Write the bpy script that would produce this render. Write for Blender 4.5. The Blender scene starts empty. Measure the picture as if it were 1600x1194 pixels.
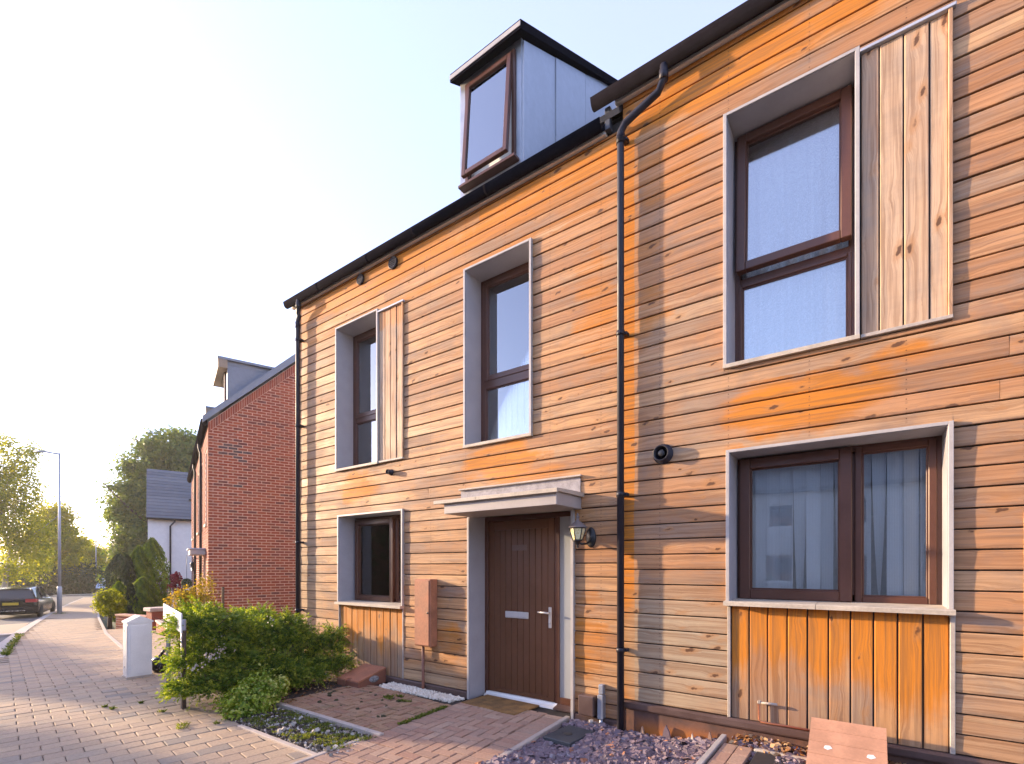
import bpy, math, random
import numpy as np
from mathutils import Vector, Matrix, Euler
R = math.radians
S = bpy.context.scene
COL = S.collection
rnd = random.Random(7)

# ------------------------------------------------------------------ camera, sky, sun, exposure
cam_d = bpy.data.cameras.new('camera'); cam = bpy.data.objects.new('camera', cam_d); COL.objects.link(cam)
CAM = Vector((0, -4.5408, 1.6))
cam.location = CAM
cam.rotation_euler = (R(90), 0, R(35.867))
cam_d.sensor_fit = 'HORIZONTAL'; cam_d.sensor_width = 36; cam_d.lens = 17.325
cam_d.shift_y = 0.18062
cam_d.clip_start = .05; cam_d.clip_end = 4000
S.camera = cam
S.render.resolution_x = 1024; S.render.resolution_y = 764

SUN_EL = R(12.0); SUN_GRAZE = 16.0
sun_vec = Vector((math.cos(SUN_EL) * math.cos(R(SUN_GRAZE)), math.cos(SUN_EL) * math.sin(R(SUN_GRAZE)), -math.sin(SUN_EL)))
W = bpy.data.worlds.new('World'); S.world = W; W.use_nodes = True
wn = W.node_tree; wn.nodes.clear()
sky = wn.nodes.new('ShaderNodeTexSky'); sky.sky_type = 'NISHITA'; sky.sun_disc = False
sky.sun_elevation = SUN_EL
sky.sun_rotation = math.atan2(-sun_vec.x, -sun_vec.y)      # rotation 0 = sun towards +Y, clockwise
sky.air_density = 1.0; sky.dust_density = 1.0; sky.ozone_density = 4.0
bg = wn.nodes.new('ShaderNodeBackground'); bg.inputs['Strength'].default_value = 0.145
wo = wn.nodes.new('ShaderNodeOutputWorld')
veil = wn.nodes.new('ShaderNodeMix'); veil.data_type = 'RGBA'; veil.blend_type = 'ADD'; veil.inputs[0].default_value = 1.0
veil.inputs[7].default_value = (.75, .66, .74, 1)          # thin even veil of high cloud over the whole sky
wb = wn.nodes.new('ShaderNodeMix'); wb.data_type = 'RGBA'; wb.blend_type = 'MULTIPLY'; wb.inputs[0].default_value = 1.0
wb.inputs[7].default_value = (1.08, .90, .96, 1)           # white balance of the whole sky
wn.links.new(sky.outputs[0], wb.inputs[6]); wn.links.new(wb.outputs[2], veil.inputs[6]); wn.links.new(veil.outputs[2], bg.inputs['Color']); wn.links.new(bg.outputs[0], wo.inputs['Surface'])

sun_d = bpy.data.lights.new('sun', 'SUN'); sun_o = bpy.data.objects.new('sun', sun_d); COL.objects.link(sun_o)
sun_d.energy = 2.7; sun_d.angle = R(1.2); sun_d.color = (1, .74, .46)
sun_o.rotation_euler = sun_vec.to_track_quat('-Z', 'Y').to_euler()
sun_o.location = (-20, -10, 12)

S.view_settings.view_transform = 'Standard'; S.view_settings.look = 'None'
S.view_settings.gamma = 1; S.view_settings.use_curve_mapping = False
S.view_settings.exposure = 2.15
S.cycles.max_bounces = 8; S.cycles.transparent_max_bounces = 12
S.cycles.use_denoising = True

def survey(px, py, zc):
    """a point of the place sighted from the camera station at distance zc"""
    f = 770.; a = 1065.; N = math.hypot(a, f)
    x = (px - 800) / f; y = -(py - 886) / f
    return ((x * a - f) / N * zc, CAM.y + (x * f + a) / N * zc, 1.6 + y * zc)

def gz(x, y=0):
    """height of the street: level at the house, falling gently away to the left"""
    return -.8 * min(max((-9 - x) / 24, 0), 1)

# ------------------------------------------------------------------ naming helpers
OFF = {}
def thing(name, label, cat, loc=(0, 0, 0), rotz=0, group=None, world=False):
    o = bpy.data.objects.new(name, None); COL.objects.link(o)
    o.empty_display_size = .2
    o.location = loc; o.rotation_euler = (0, 0, rotz)
    o['label'] = label; o['category'] = cat
    if group: o['group'] = group
    OFF[o.name] = tuple(loc) if world else (0, 0, 0)
    return o
def tag(o, label, cat, group=None):
    o['label'] = label; o['category'] = cat
    if group: o['group'] = group
    return o

class MB:
    """collects faces for ONE mesh object"""
    def __init__(s): s.v = []; s.f = []; s.t = []; s.sm = []
    def add(s, vs, fs, smooth=False, tint=None):
        b = len(s.v); s.v += [tuple(p) for p in vs]
        for f in fs:
            s.f.append([b + i for i in f]); s.sm.append(smooth)
        if tint is not None: s.t += [tint] * len(vs)
        elif s.t: s.t += [0.] * len(vs)
        return s
    def box(s, x0, x1, y0, y1, z0, z1, c=0., tint=None):
        if c <= 0:
            vs = [(x0,y0,z0),(x1,y0,z0),(x1,y1,z0),(x0,y1,z0),(x0,y0,z1),(x1,y0,z1),(x1,y1,z1),(x0,y1,z1)]
            return s.add(vs, [(0,3,2,1),(4,5,6,7),(0,1,5,4),(1,2,6,5),(2,3,7,6),(3,0,4,7)], tint=tint)
        c = min(c, (x1-x0)*.45, (y1-y0)*.45, (z1-z0)*.45)
        vs = []
        for (sx, X, x) in ((-1,x0,x0+c),(1,x1,x1-c)):
            for (sy, Y, y) in ((-1,y0,y0+c),(1,y1,y1-c)):
                for (sz, Z, z) in ((-1,z0,z0+c),(1,z1,z1-c)):
                    vs += [(X,y,z),(x,Y,z),(x,y,Z)]
        def i(a, b, cc, k): return ((a*2+b)*2+cc)*3+k
        fs = [(i(0,0,0,0),i(0,0,1,0),i(0,1,1,0),i(0,1,0,0)),(i(1,0,0,0),i(1,1,0,0),i(1,1,1,0),i(1,0,1,0)),
              (i(0,0,0,1),i(1,0,0,1),i(1,0,1,1),i(0,0,1,1)),(i(0,1,0,1),i(0,1,1,1),i(1,1,1,1),i(1,1,0,1)),
              (i(0,0,0,2),i(0,1,0,2),i(1,1,0,2),i(1,0,0,2)),(i(0,0,1,2),i(1,0,1,2),i(1,1,1,2),i(0,1,1,2))]
        for b in (0,1):
            for d in (0,1):
                q=[i(0,b,d,1),i(1,b,d,1),i(1,b,d,2),i(0,b,d,2)]; fs.append(q if (b==d) == (False) else q[::-1])
                q=[i(b,0,d,0),i(b,1,d,0),i(b,1,d,2),i(b,0,d,2)]; fs.append(q if (b==d) else q[::-1])
                q=[i(b,d,0,0),i(b,d,1,0),i(b,d,1,1),i(b,d,0,1)]; fs.append(q if (b!=d) else q[::-1])
        for a in (0,1):
            for b in (0,1):
                for d in (0,1):
                    q=[i(a,b,d,0),i(a,b,d,1),i(a,b,d,2)]; fs.append(q if (a+b+d)%2==0 else q[::-1])
        return s.add(vs, fs, tint=tint)
    def prism(s, prof, axis, a0, a1, smooth=False, tint=None):
        """profile (list of 2-D points) pushed along an axis"""
        n = len(prof)
        def P(p, a):
            return {'x': (a, p[0], p[1]), 'y': (p[0], a, p[1]), 'z': (p[0], p[1], a)}[axis]
        vs = [P(p, a0) for p in prof] + [P(p, a1) for p in prof]
        fs = [(i, (i+1) % n, n+(i+1) % n, n+i) for i in range(n)]
        b = len(s.v); s.v += vs
        for f in fs: s.f.append([b+k for k in f]); s.sm.append(smooth)
        for f in (list(range(n))[::-1], list(range(n, 2*n))): s.f.append([b+k for k in f]); s.sm.append(False)
        if tint is not None: s.t += [tint]*len(vs)
        return s
    def tube(s, pts, r, n=10, cap=True, smooth=True):
        pts = [Vector(p) for p in pts]; rr = r if isinstance(r, (list, tuple)) else [r]*len(pts)
        b = len(s.v); up = Vector((.13, .31, .94)); u = None
        for k, p in enumerate(pts):
            d = (pts[min(k+1, len(pts)-1)] - pts[max(k-1, 0)]).normalized()
            if u is None:
                u = d.cross(up if abs(d.dot(up)) < .95 else Vector((1, 0, 0))).normalized()
            else: u = (u - d*u.dot(d)).normalized()
            w = d.cross(u)
            for i in range(n):
                a = 2*math.pi*i/n; s.v.append(tuple(p + (u*math.cos(a)+w*math.sin(a))*rr[k]))
        for k in range(len(pts)-1):
            for i in range(n):
                j = (i+1) % n
                s.f.append([b+k*n+i, b+k*n+j, b+(k+1)*n+j, b+(k+1)*n+i]); s.sm.append(smooth)
        if cap:
            s.f.append([b+i for i in range(n)][::-1]); s.sm.append(False)
            s.f.append([b+(len(pts)-1)*n+i for i in range(n)]); s.sm.append(False)
        if s.t: s.t += [0.]*(len(s.v)-len(s.t))
        return s
    def lathe(s, prof, c=(0, 0, 0), n=16, axis='z', smooth=True):
        b = len(s.v)
        for (r, h) in prof:
            for i in range(n):
                a = 2*math.pi*i/n; x, y = r*math.cos(a), r*math.sin(a)
                p = {'z': (x, y, h), 'y': (x, h, y), 'x': (h, x, y)}[axis]
                s.v.append((c[0]+p[0], c[1]+p[1], c[2]+p[2]))
        m = len(prof)
        for k in range(m-1):
            for i in range(n):
                j = (i+1) % n; q = [b+k*n+i, b+k*n+j, b+(k+1)*n+j, b+(k+1)*n+i]
                s.f.append(q[::-1] if axis == 'y' else q); s.sm.append(smooth)
        s.f.append([b+i for i in range(n)]); s.sm.append(False)
        s.f.append([b+(m-1)*n+i for i in range(n)]); s.sm.append(False)
        return s
    def frame(s, x0, x1, z0, z1, y0, y1, w, c=.004):
        s.box(x0, x0+w, y0, y1, z0, z1, c); s.box(x1-w, x1, y0, y1, z0, z1, c)
        s.box(x0+w, x1-w, y0, y1, z0, z0+w, c); s.box(x0+w, x1-w, y0, y1, z1-w, z1, c)
        return s
    def build(s, name, mat, parent=None, kind=None, loc=None, off=True):
        me = bpy.data.meshes.new(name)
        v = s.v
        o3 = OFF.get(parent.name, (0, 0, 0)) if parent is not None else (0, 0, 0)
        if off and o3 != (0, 0, 0): v = [(a-o3[0], b-o3[1], c-o3[2]) for a, b, c in v]
        me.from_pydata(v, [], s.f)
        me.polygons.foreach_set('use_smooth', s.sm)
        if s.t and len(s.t) == len(s.v):
            at = me.attributes.new('tint', 'FLOAT', 'POINT'); at.data.foreach_set('value', s.t)
        me.update()
        return link(name, me, mat, parent, kind, loc)

def link(name, me, mat, parent=None, kind=None, loc=None):
    o = bpy.data.objects.new(name, me); COL.objects.link(o)
    if mat is not None and not me.materials: me.materials.append(mat)
    if parent is not None:
        o.parent = parent; OFF[o.name] = OFF.get(parent.name, (0, 0, 0))
    if kind: o['kind'] = kind
    if loc is not None: o.location = loc
    return o

# ------------------------------------------------------------------ materials
class NT:
    def __init__(s, name):
        s.m = bpy.data.materials.new(name); s.m.use_nodes = True; s.t = s.m.node_tree; s.t.nodes.clear()
        s.out = s.n('ShaderNodeOutputMaterial')
    def n(s, typ, **kw):
        x = s.t.nodes.new(typ)
        for k, v in kw.items(): setattr(x, k, v)
        return x
    def put(s, sock, v):
        if hasattr(v, 'is_output'): s.t.links.new(v, sock)
        elif v is not None:
            if hasattr(sock, 'default_value') and not isinstance(v, (int, float)) and len(v) == 3 and len(sock.default_value) == 4: v = (*v, 1)
            sock.default_value = v
    def math(s, op, a, b=None, c=None, clamp=False):
        x = s.n('ShaderNodeMath', operation=op, use_clamp=clamp); s.put(x.inputs[0], a)
        if b is not None: s.put(x.inputs[1], b)
        if c is not None: s.put(x.inputs[2], c)
        return x.outputs[0]
    def mix(s, f, a, b, mode='MIX'):
        x = s.n('ShaderNodeMix', data_type='RGBA', blend_type=mode); s.put(x.inputs[0], f)
        s.put(x.inputs[6], a); s.put(x.inputs[7], b); return x.outputs[2]
    def pos(s):
        p = s.n('ShaderNodeNewGeometry').outputs['Position']; q = s.n('ShaderNodeSeparateXYZ'); s.put(q.inputs[0], p)
        return p, q.outputs[0], q.outputs[1], q.outputs[2]
    def comb(s, x, y, z):
        c = s.n('ShaderNodeCombineXYZ'); s.put(c.inputs[0], x); s.put(c.inputs[1], y); s.put(c.inputs[2], z); return c.outputs[0]
    def noise(s, v, scale=1., det=3., rough=.55, dist=0.):
        x = s.n('ShaderNodeTexNoise'); s.put(x.inputs['Vector'], v); x.inputs['Scale'].default_value = scale
        x.inputs['Detail'].default_value = det; x.inputs['Roughness'].default_value = rough; x.inputs['Distortion'].default_value = dist
        return x.outputs[0]
    def rng(s, v, a, b, c=0., d=1., smooth=True):
        x = s.n('ShaderNodeMapRange', interpolation_type='SMOOTHSTEP' if smooth else 'LINEAR')
        s.put(x.inputs[0], v)
        for i, q in enumerate((a, b, c, d)): s.put(x.inputs[1+i], q)
        return x.outputs[0]
    def ramp(s, f, stops):
        x = s.n('ShaderNodeValToRGB'); e = x.color_ramp.elements
        while len(e) < len(stops): e.new(.5)
        for i, (p, c) in enumerate(stops): e[i].position = p; e[i].color = (*c, 1)
        s.put(x.inputs[0], f); return x.outputs[0]
    def bump(s, h, strength=.3, dist=.01):
        x = s.n('ShaderNodeBump'); x.inputs['Strength'].default_value = strength; x.inputs['Distance'].default_value = dist
        s.put(x.inputs['Height'], h); return x.outputs[0]
    def rand(s): return s.n('ShaderNodeObjectInfo').outputs['Random']
    def attr(s, name='tint'):
        return s.n('ShaderNodeAttribute', attribute_name=name).outputs['Fac']
    def bsdf(s, col, rough=.7, metal=0., nrm=None, spec=.5):
        x = s.n('ShaderNodeBsdfPrincipled'); s.put(x.inputs['Base Color'], col); s.put(x.inputs['Roughness'], rough)
        s.put(x.inputs['Metallic'], metal); x.inputs['Specular IOR Level'].default_value = spec
        if nrm is not None: s.put(x.inputs['Normal'], nrm)
        return x.outputs[0]
    def done(s, sh): s.t.links.new(sh, s.out.inputs[0]); return s.m

def m_plain(name, col, rough=.6, metal=0., var=.12, scale=6., bump=.0, spec=.5, bscale=60.):
    t = NT(name); p, x, y, z = t.pos()
    a = t.noise(p, scale, 4); b = t.noise(p, scale*9, 2)
    k = t.math('ADD', t.math('MULTIPLY', a, .7), t.math('MULTIPLY', b, .3))
    c = t.mix(t.rng(k, .3, .7), tuple(q*(1-var) for q in col), tuple(min(q*(1+var), 1) for q in col))
    n = t.bump(t.noise(p, bscale, 3), bump, .005) if bump else None
    r = t.rng(a, .3, .7, max(rough-.08, .02), min(rough+.08, 1))
    return t.done(t.bsdf(c, r, metal, n, spec))

def m_tint(name, stops, rough=.8, bump=.3, scale=40., var=.25, moss=0., spec=.4):
    """pieces of one kind, each with its own tone"""
    t = NT(name); p, x, y, z = t.pos()
    f = t.math('FRACT', t.math('ADD', t.rand(), t.attr()))
    c = t.ramp(f, stops)
    n1 = t.noise(p, scale, 4, .65); n2 = t.noise(p, scale*.12, 3)
    c = t.mix(t.math('MULTIPLY', t.rng(n1, .35, .75), var), c, (.02, .017, .015))
    c = t.mix(t.math('MULTIPLY', t.rng(n2, .5, .75), var*.8), c, (.30, .27, .22), 'MIX')
    if moss: c = t.mix(t.math('MULTIPLY', t.rng(t.noise(p, 3.1, 5, .7), .5, .68), moss), c, (.07, .085, .02))
    return t.done(t.bsdf(c, rough, 0, t.bump(n1, bump, .004), spec))

def m_wood(name, vertical=False, stains=(), bands=(), greys=(), base=None, extra_orange=0., grade=None, pale=0., nail=None):
    t = NT(name); p, X, Y, Z = t.pos(); r = t.rand()
    L, H = (Z, X) if vertical else (X, Z)          # along the board, across it
    r1 = t.math('MULTIPLY', r, 37.3); r2 = t.math('FRACT', t.math('MULTIPLY', r, 91.7)); r3 = t.math('FRACT', t.math('MULTIPLY', r, 517.3))
    # knots
    kv = t.comb(t.math('ADD', t.math('MULTIPLY', H, -3.2), t.math('MULTIPLY_ADD', L, 3.6, r1)), t.math('MULTIPLY', r2, 63.), t.math('MULTIPLY', H, 7.6))
    kv2 = t.n('ShaderNodeVectorMath', operation='ADD'); t.put(kv2.inputs[0], kv)
    wob = t.n('ShaderNodeTexNoise'); t.put(wob.inputs['Vector'], p); wob.inputs['Scale'].default_value = 26.
    wv = t.n('ShaderNodeVectorMath', operation='SCALE'); t.put(wv.inputs[0], wob.outputs[1]); wv.inputs['Scale'].default_value = .22
    t.put(kv2.inputs[1], wv.outputs[0])
    vo = t.n('ShaderNodeTexVoronoi', feature='F1'); t.put(vo.inputs['Vector'], kv2.outputs[0]); vo.inputs['Scale'].default_value = 1.
    d = vo.outputs['Distance']; sc = t.n('ShaderNodeSeparateColor'); t.put(sc.inputs[0], vo.outputs['Color'])
    keep = t.rng(sc.outputs[0], .10, .14)
    ksz = t.math('MULTIPLY_ADD', sc.outputs[1], .12, .06)
    knot = t.math('MULTIPLY', keep, t.rng(d, ksz, t.math('MULTIPLY', ksz, .55), 0, 1))
    ring = t.math('MULTIPLY', keep, t.rng(d, t.math('MULTIPLY', ksz, 2.3), ksz, 0, 1))
    swirl = t.math('MULTIPLY', keep, t.rng(d, .55, .05, 0, .022))
    Hs = t.math('ADD', H, swirl)
    g1 = t.noise(t.comb(t.math('MULTIPLY_ADD', L, 1.1, r1), t.math('MULTIPLY', r2, 20.), t.math('MULTIPLY', Hs, 46.)), 1., 4, .6, .4)
    g2 = t.noise(t.comb(t.math('MULTIPLY_ADD', L, 3.5, r1), r2, t.math('MULTIPLY', Hs, 210.)), 1., 2, .6)
    wp = t.noise(t.comb(t.math('MULTIPLY', X, .9), t.math('MULTIPLY', r, 6.), t.math('MULTIPLY', Z, 2.2)), 1., 5, .65)
    wq = t.noise(t.comb(X, 3., Z), 3.2, 5, .7)
    # colours of the timber, weathered to fresh
    tan = base or (.57, .295, .120); brown = (.40, .19, .08); grey = (.30, .215, .155); orange = (.62, .185, .008); blond = (.58, .37, .19)
    c = t.mix(t.rng(t.math('ADD', t.math('MULTIPLY', r2, .8), t.math('MULTIPLY', wp, .5)), .2, 1.05), brown, tan)
    c = t.mix(t.math('MULTIPLY', t.rng(r3, .7, 1), .55), c, blond)
    c = t.mix(t.math('MULTIPLY', t.rng(wp, .46, .66), .72), c, grey)
    st = t.noise(t.comb(t.math('MULTIPLY_ADD', L, .75, r1), t.math('MULTIPLY', r2, 31.), t.math('MULTIPLY', H, 17.)), 1., 5, .62, .3)
    c = t.mix(t.rng(st, .52, .70, 0, .55), c, (.21, .155, .12))
    c = t.mix(t.rng(st, .46, .30, 0, .45), c, (.62, .41, .215))
    c = t.mix(t.math('MULTIPLY', t.rng(wq, .50, .72), .34), c, (.2, .17, .15))
    # stains with a shape of their own: sheltered timber stays orange, exposed goes silver
    m = None
    nx = t.math('MULTIPLY_ADD', t.noise(p, 2.3, 4), .7, -.35); 
    def add(m, a): return a if m is None else t.math('MAXIMUM', m, a)
    for (cx, cz, rx, rz, k) in stains:
        u = t.math('MULTIPLY', t.math('SUBTRACT', t.math('ADD', X, nx), cx), 1/rx); v = t.math('MULTIPLY', t.math('SUBTRACT', t.math('MULTIPLY_ADD', nx, .5, Z), cz), 1/rz)
        dd = t.math('ADD', t.math('MULTIPLY', u, u), t.math('MULTIPLY', v, v))
        m = add(m, t.rng(dd, 1.1, .05, 0, k))
    for (ax, a, b, k) in bands:
        v = {'x': X, 'z': Z}[ax]; v = t.math('MULTIPLY_ADD', nx, .6 if ax == 'z' else .05, v)
        v = t.math('MULTIPLY_ADD', t.math('SUBTRACT', r3, .5), .25 if ax == 'z' else .0, v)
        m = add(m, t.rng(v, a, b, 0, k))
    if extra_orange: m = add(m, extra_orange)
    if grade is not None:     # vertical boards: sheltered top, weathered foot
        zt, zb = grade
        v = t.math('ADD', Z, t.math('MULTIPLY', t.math('SUBTRACT', r2, .5), .28)); v = t.math('MULTIPLY_ADD', t.noise(t.comb(t.math('MULTIPLY', X, 9.), 0., t.math('MULTIPLY', Z, .8)), 1., 3), .36, t.math('SUBTRACT', v, .18))
        m = add(m, t.rng(v, zb, zt, 0, .9))
        c = t.mix(t.rng(v, zb+.25, zb-.15, 0, .55), c, (.25, .20, .155))
    if m is not None:
        brk = t.math('ADD', t.math('MULTIPLY_ADD', g1, .55, -.275), t.math('ADD', t.math('MULTIPLY_ADD', wq, .7, -.35), t.math('MULTIPLY_ADD', r3, .3, -.15)))
        m = t.math('MULTIPLY', t.rng(t.math('ADD', m, t.math('ADD', brk, t.math('MULTIPLY_ADD', st, 1.1, -.55))), .25, .72, 0, 1, False), t.rng(m, .02, .2, 0, 1))
        c = t.mix(m, c, t.mix(g1, orange, (.56, .225, .025)))
    mg = None
    for (cx, cz, rx, rz, k) in greys:
        u = t.math('MULTIPLY', t.math('SUBTRACT', t.math('ADD', X, nx), cx), 1/rx); v = t.math('MULTIPLY', t.math('SUBTRACT', Z, cz), 1/rz)
        dd = t.math('ADD', t.math('MULTIPLY', u, u), t.math('MULTIPLY', v, v))
        q = t.rng(dd, 1.1, .1, 0, k); mg = add(mg, q)
    if mg is not None: c = t.mix(mg, c, t.mix(wq, (.50, .40, .25), (.33, .27, .19)))
    if pale: c = t.mix(pale, c, (.62, .47, .34))
    c = t.mix(t.rng(g1, .40, .66, 0, .52), c, (.19, .082, .03), 'MIX')
    c = t.mix(t.rng(g2, .45, .75, 0, .26), c, (.15, .08, .045), 'MIX')
    c = t.mix(t.math('MULTIPLY', ring, .45), c, (.42, .19, .06))
    c = t.mix(t.math('MULTIPLY', knot, .88), c, (.085, .035, .016))
    # nail heads in pairs at every stud
    zz = t.math('FRACT', t.math('MULTIPLY', t.math('SUBTRACT', Z, nail or 0), 1/.0704)); xx = t.math('FRACT', t.math('MULTIPLY_ADD', X, 1/.6, .13))
    if nail is not None:
        fe = t.math('FRACT', t.math('MULTIPLY', t.math('SUBTRACT', Z, nail), 1/.1408))
        c = t.mix(t.math('MULTIPLY', t.rng(fe, .26, .05, 0, .5), t.rng(wq, .38, .62)), c, (.16, .09, .05))
        du = t.math('MULTIPLY', t.math('SUBTRACT', xx, .5), .6); dv = t.math('MULTIPLY', t.math('SUBTRACT', zz, .5), .0704)
        dd = t.math('SQRT', t.math('ADD', t.math('MULTIPLY', du, du), t.math('MULTIPLY', dv, dv)))
        c = t.mix(t.rng(dd, .0058, .003, 0, .8), c, (.06, .03, .018))
        c = t.mix(t.math('MULTIPLY', t.rng(t.math('ABSOLUTE', du), .012, .002, 0, .3), t.rng(zz, .5, .0, 0, 1)), c, (.10, .06, .04))
    h = t.math('ADD', t.math('MULTIPLY', g2, .6), t.math('MULTIPLY', g1, .8))
    return t.done(t.bsdf(c, t.rng(wp, .3, .7, .55, .8), 0, t.bump(h, .28, .004), .35))

def m_leaf(name, stops, trans=.42, tcol=1.5):
    t = NT(name); f = t.attr(); c = t.ramp(f, stops)
    d = t.n('ShaderNodeBsdfPrincipled'); t.put(d.inputs['Base Color'], c); d.inputs['Roughness'].default_value = .55; d.inputs['Specular IOR Level'].default_value = .35
    tr = t.n('ShaderNodeBsdfTranslucent')
    hs = t.n('ShaderNodeHueSaturation'); hs.inputs['Hue'].default_value = .485; hs.inputs['Saturation'].default_value = 1.15; hs.inputs['Value'].default_value = tcol; t.put(hs.inputs['Color'], c)
    t.put(tr.inputs[0], hs.outputs[0])
    mx = t.n('ShaderNodeMixShader'); mx.inputs[0].default_value = trans
    t.t.links.new(d.outputs[0], mx.inputs[1]); t.t.links.new(tr.outputs[0], mx.inputs[2])
    return t.done(mx.outputs[0])

def m_glass(name, gain=1.35, base=.03, tint=(.93, .96, .97)):
    t = NT(name); fr = t.n('ShaderNodeFresnel'); fr.inputs[0].default_value = 1.52
    p, x, y, z = t.pos()
    fr_n = t.bump(t.noise(p, 1.6, 1), .02, .05)
    f = t.math('MULTIPLY_ADD', fr.outputs[0], gain, base, clamp=True)
    a = t.n('ShaderNodeBsdfTransparent'); a.inputs[0].default_value = (*tint, 1)
    g = t.n('ShaderNodeBsdfGlossy'); g.inputs['Roughness'].default_value = .015; t.put(g.inputs['Normal'], fr_n)
    mx = t.n('ShaderNodeMixShader'); t.put(mx.inputs[0], f)
    t.t.links.new(a.outputs[0], mx.inputs[1]); t.t.links.new(g.outputs[0], mx.inputs[2])
    return t.done(mx.outputs[0])

def m_fabric(name, col, pattern=0, trans=.35):
    t = NT(name); p, x, y, z = t.pos()
    c = col
    if pattern == 1:     # woven lattice of small diamonds
        a = t.math('SINE', t.math('MULTIPLY', t.math('ADD', x, z), 300.)); b = t.math('SINE', t.math('MULTIPLY', t.math('SUBTRACT', x, z), 300.))
        k = t.rng(t.math('MULTIPLY', a, b), -.25, .45)
        c = t.mix(k, tuple(q*.80 for q in col), col)
    if pattern == 2:     # fine net with a spotted weave
        k = t.rng(t.noise(p, 95., 2), .40, .62); c = t.mix(k, tuple(q*.78 for q in col), col)
    d = t.n('ShaderNodeBsdfDiffuse'); t.put(d.inputs[0], c)
    tr = t.n('ShaderNodeBsdfTranslucent'); t.put(tr.inputs[0], c)
    mx = t.n('ShaderNodeMixShader'); mx.inputs[0].default_value = trans
    t.t.links.new(d.outputs[0], mx.inputs[1]); t.t.links.new(tr.outputs[0], mx.inputs[2])
    return t.done(mx.outputs[0])

stL = [(-6.05, 2.78, .62, .30, .95), (-3.45, 2.80, .70, .30, .95), (-3.1, 2.6, .9, .14, .6), (-5.6, 5.75, 2.4, .45, .85), (-2.6, 5.6, .7, .35, .5), (-2.25, 4.2, .35, .9, .55), (-4.3, .62, .3, .35, .5), (-2.3, .9, .25, .6, .45)]
stR = [(-.45, 2.93, .72, .30, .95), (.2, 3.12, .3, .10, .5), (-1.1, 5.95, 1.0, .35, .95), (-1.5, 5.3, .55, .5, .55), (-.9, 2.55, .25, .12, .5), (.7, 2.85, .3, .15, .4), (-1.7, 4.2, .25, .9, .4)]
M = dict(
    wood_l=m_wood('weathered_larch_boards', nail=.09, stains=stL, bands=[('z', 4.6, 5.95, .62)], greys=[(-4.6, .15, .9, .22, .5), (-7.4, 1.2, .5, 1.6, .35)]),
    wood_r=m_wood('weathered_larch_boards_brown', nail=.31, stains=stR, bands=[('z', 5.55, 6.1, .75), ('x', -1.815, -1.835, .85)], greys=[(-1.45, .75, .75, .85, .75), (-1.4, 3.3, .4, .9, .25), (.7, .5, .5, .5, .3)], base=(.50, .25, .112)),
    wood_panel=m_wood('sheltered_vertical_boards', True, grade=(.90, .32)),
    wood_panel_r=m_wood('sheltered_vertical_boards_right', True, grade=(.98, .42)),
    wood_shutter=m_wood('pale_vertical_boards', True, base=(.60, .40, .235), pale=.30, stains=[(-5.35, 5.05, .5, .20, .8)]),
    trim=m_plain('weathered_trim', (.40, .34, .28), .65, var=.18, bump=.15),
    edge=m_plain('pale_frame_edge', (.41, .375, .345), .5, var=.1),
    reveal=m_plain('grey_reveal', (.35, .335, .355), .45, var=.06),
    sill=m_plain('stone_coloured_sill', (.46, .39, .30), .7, var=.2, bump=.2),
    frame=m_plain('brown_window_frame', (.090, .034, .019), .42, var=.12, scale=3),
    door=m_plain('brown_door', (.128, .050, .020), .5, var=.12, scale=2.5, bump=.08, bscale=120),
    glass=m_glass('window_glass', 1.3, .07), glass_hi=m_glass('bright_window_glass', 1.5, .24), glass_sky=m_glass('boosted_roof_glass', 1.8, .30),  # reflection raised above plain glass so the upper panes look brighter
    frost=None,
    dark=m_plain('dark_core', (.035, .028, .024), .9),
    plaster=m_plain('inner_plaster', (.45, .44, .42), .9),
    gutter=m_plain('black_gutter', (.010, .009, .012), .7, var=.2, spec=.0),
    pipe=m_plain('dark_downpipe', (.022, .020, .028), .5, var=.15, spec=.3),
    white=m_plain('white_paint', (.78, .76, .72), .45, var=.05),
    metal=m_plain('brushed_metal', (.62, .60, .57), .28, 1., var=.06),
    lead=m_plain('zinc_sheet', (.40, .42, .475), .5, .2, var=.10, scale=1.6, bump=.12, bscale=5),
    slate=m_plain('dark_roof_slate', (.055, .058, .07), .55, var=.2, bump=.3),
    skirt=m_plain('brown_skirting', (.10, .062, .052), .4, var=.15),
    iron=m_plain('black_iron', (.012, .012, .013), .4, var=.3),
)
t = NT('frosted_glass'); M['zinc'] = m_plain('dark_zinc', (.15, .165, .20), .5, .2, var=.12, scale=2); M['strip'] = m_plain('cream_cover_strip', (.80, .74, .66), .6, var=.06); M['alu'] = m_plain('satin_aluminium', (.60, .57, .54), .38, .25, var=.04); M['frost'] = t.done(t.bsdf((.32, .34, .35), .12, 0, t.bump(t.noise(t.pos()[0], 300, 2), .12, .002), .8))
t = NT('lamp_glass'); p_, x_, y_, z_ = t.pos(); M['lampglass'] = t.done(t.bsdf(t.mix(t.rng(t.noise(p_, 60, 2), .35, .65), (.62, .52, .22), (.80, .74, .48)), .25, 0, t.bump(t.noise(p_, 90, 2), .4, .003)))
M['blind'] = m_fabric('white_blind_fabric', (.97, .97, .96), 0, .02); M['net'] = m_fabric('net_curtain', (.97, .97, .97), 2, .03); M['lattice'] = m_fabric('patterned_blind_fabric', (.96, .96, .98), 1, .04)
M['brick'] = m_tint('red_brick', [(0, (.235, .046, .022)), (.25, (.28, .058, .026)), (.5, (.32, .078, .036)), (.72, (.25, .062, .036)), (.9, (.17, .036, .022)), (1, (.13, .034, .03))], .85, .35, 60, .22)
M['brick_dark'] = m_tint('dark_brick', [(0, (.07, .045, .05)), (1, (.11, .05, .045))], .8, .35, 60, .2)
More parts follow.
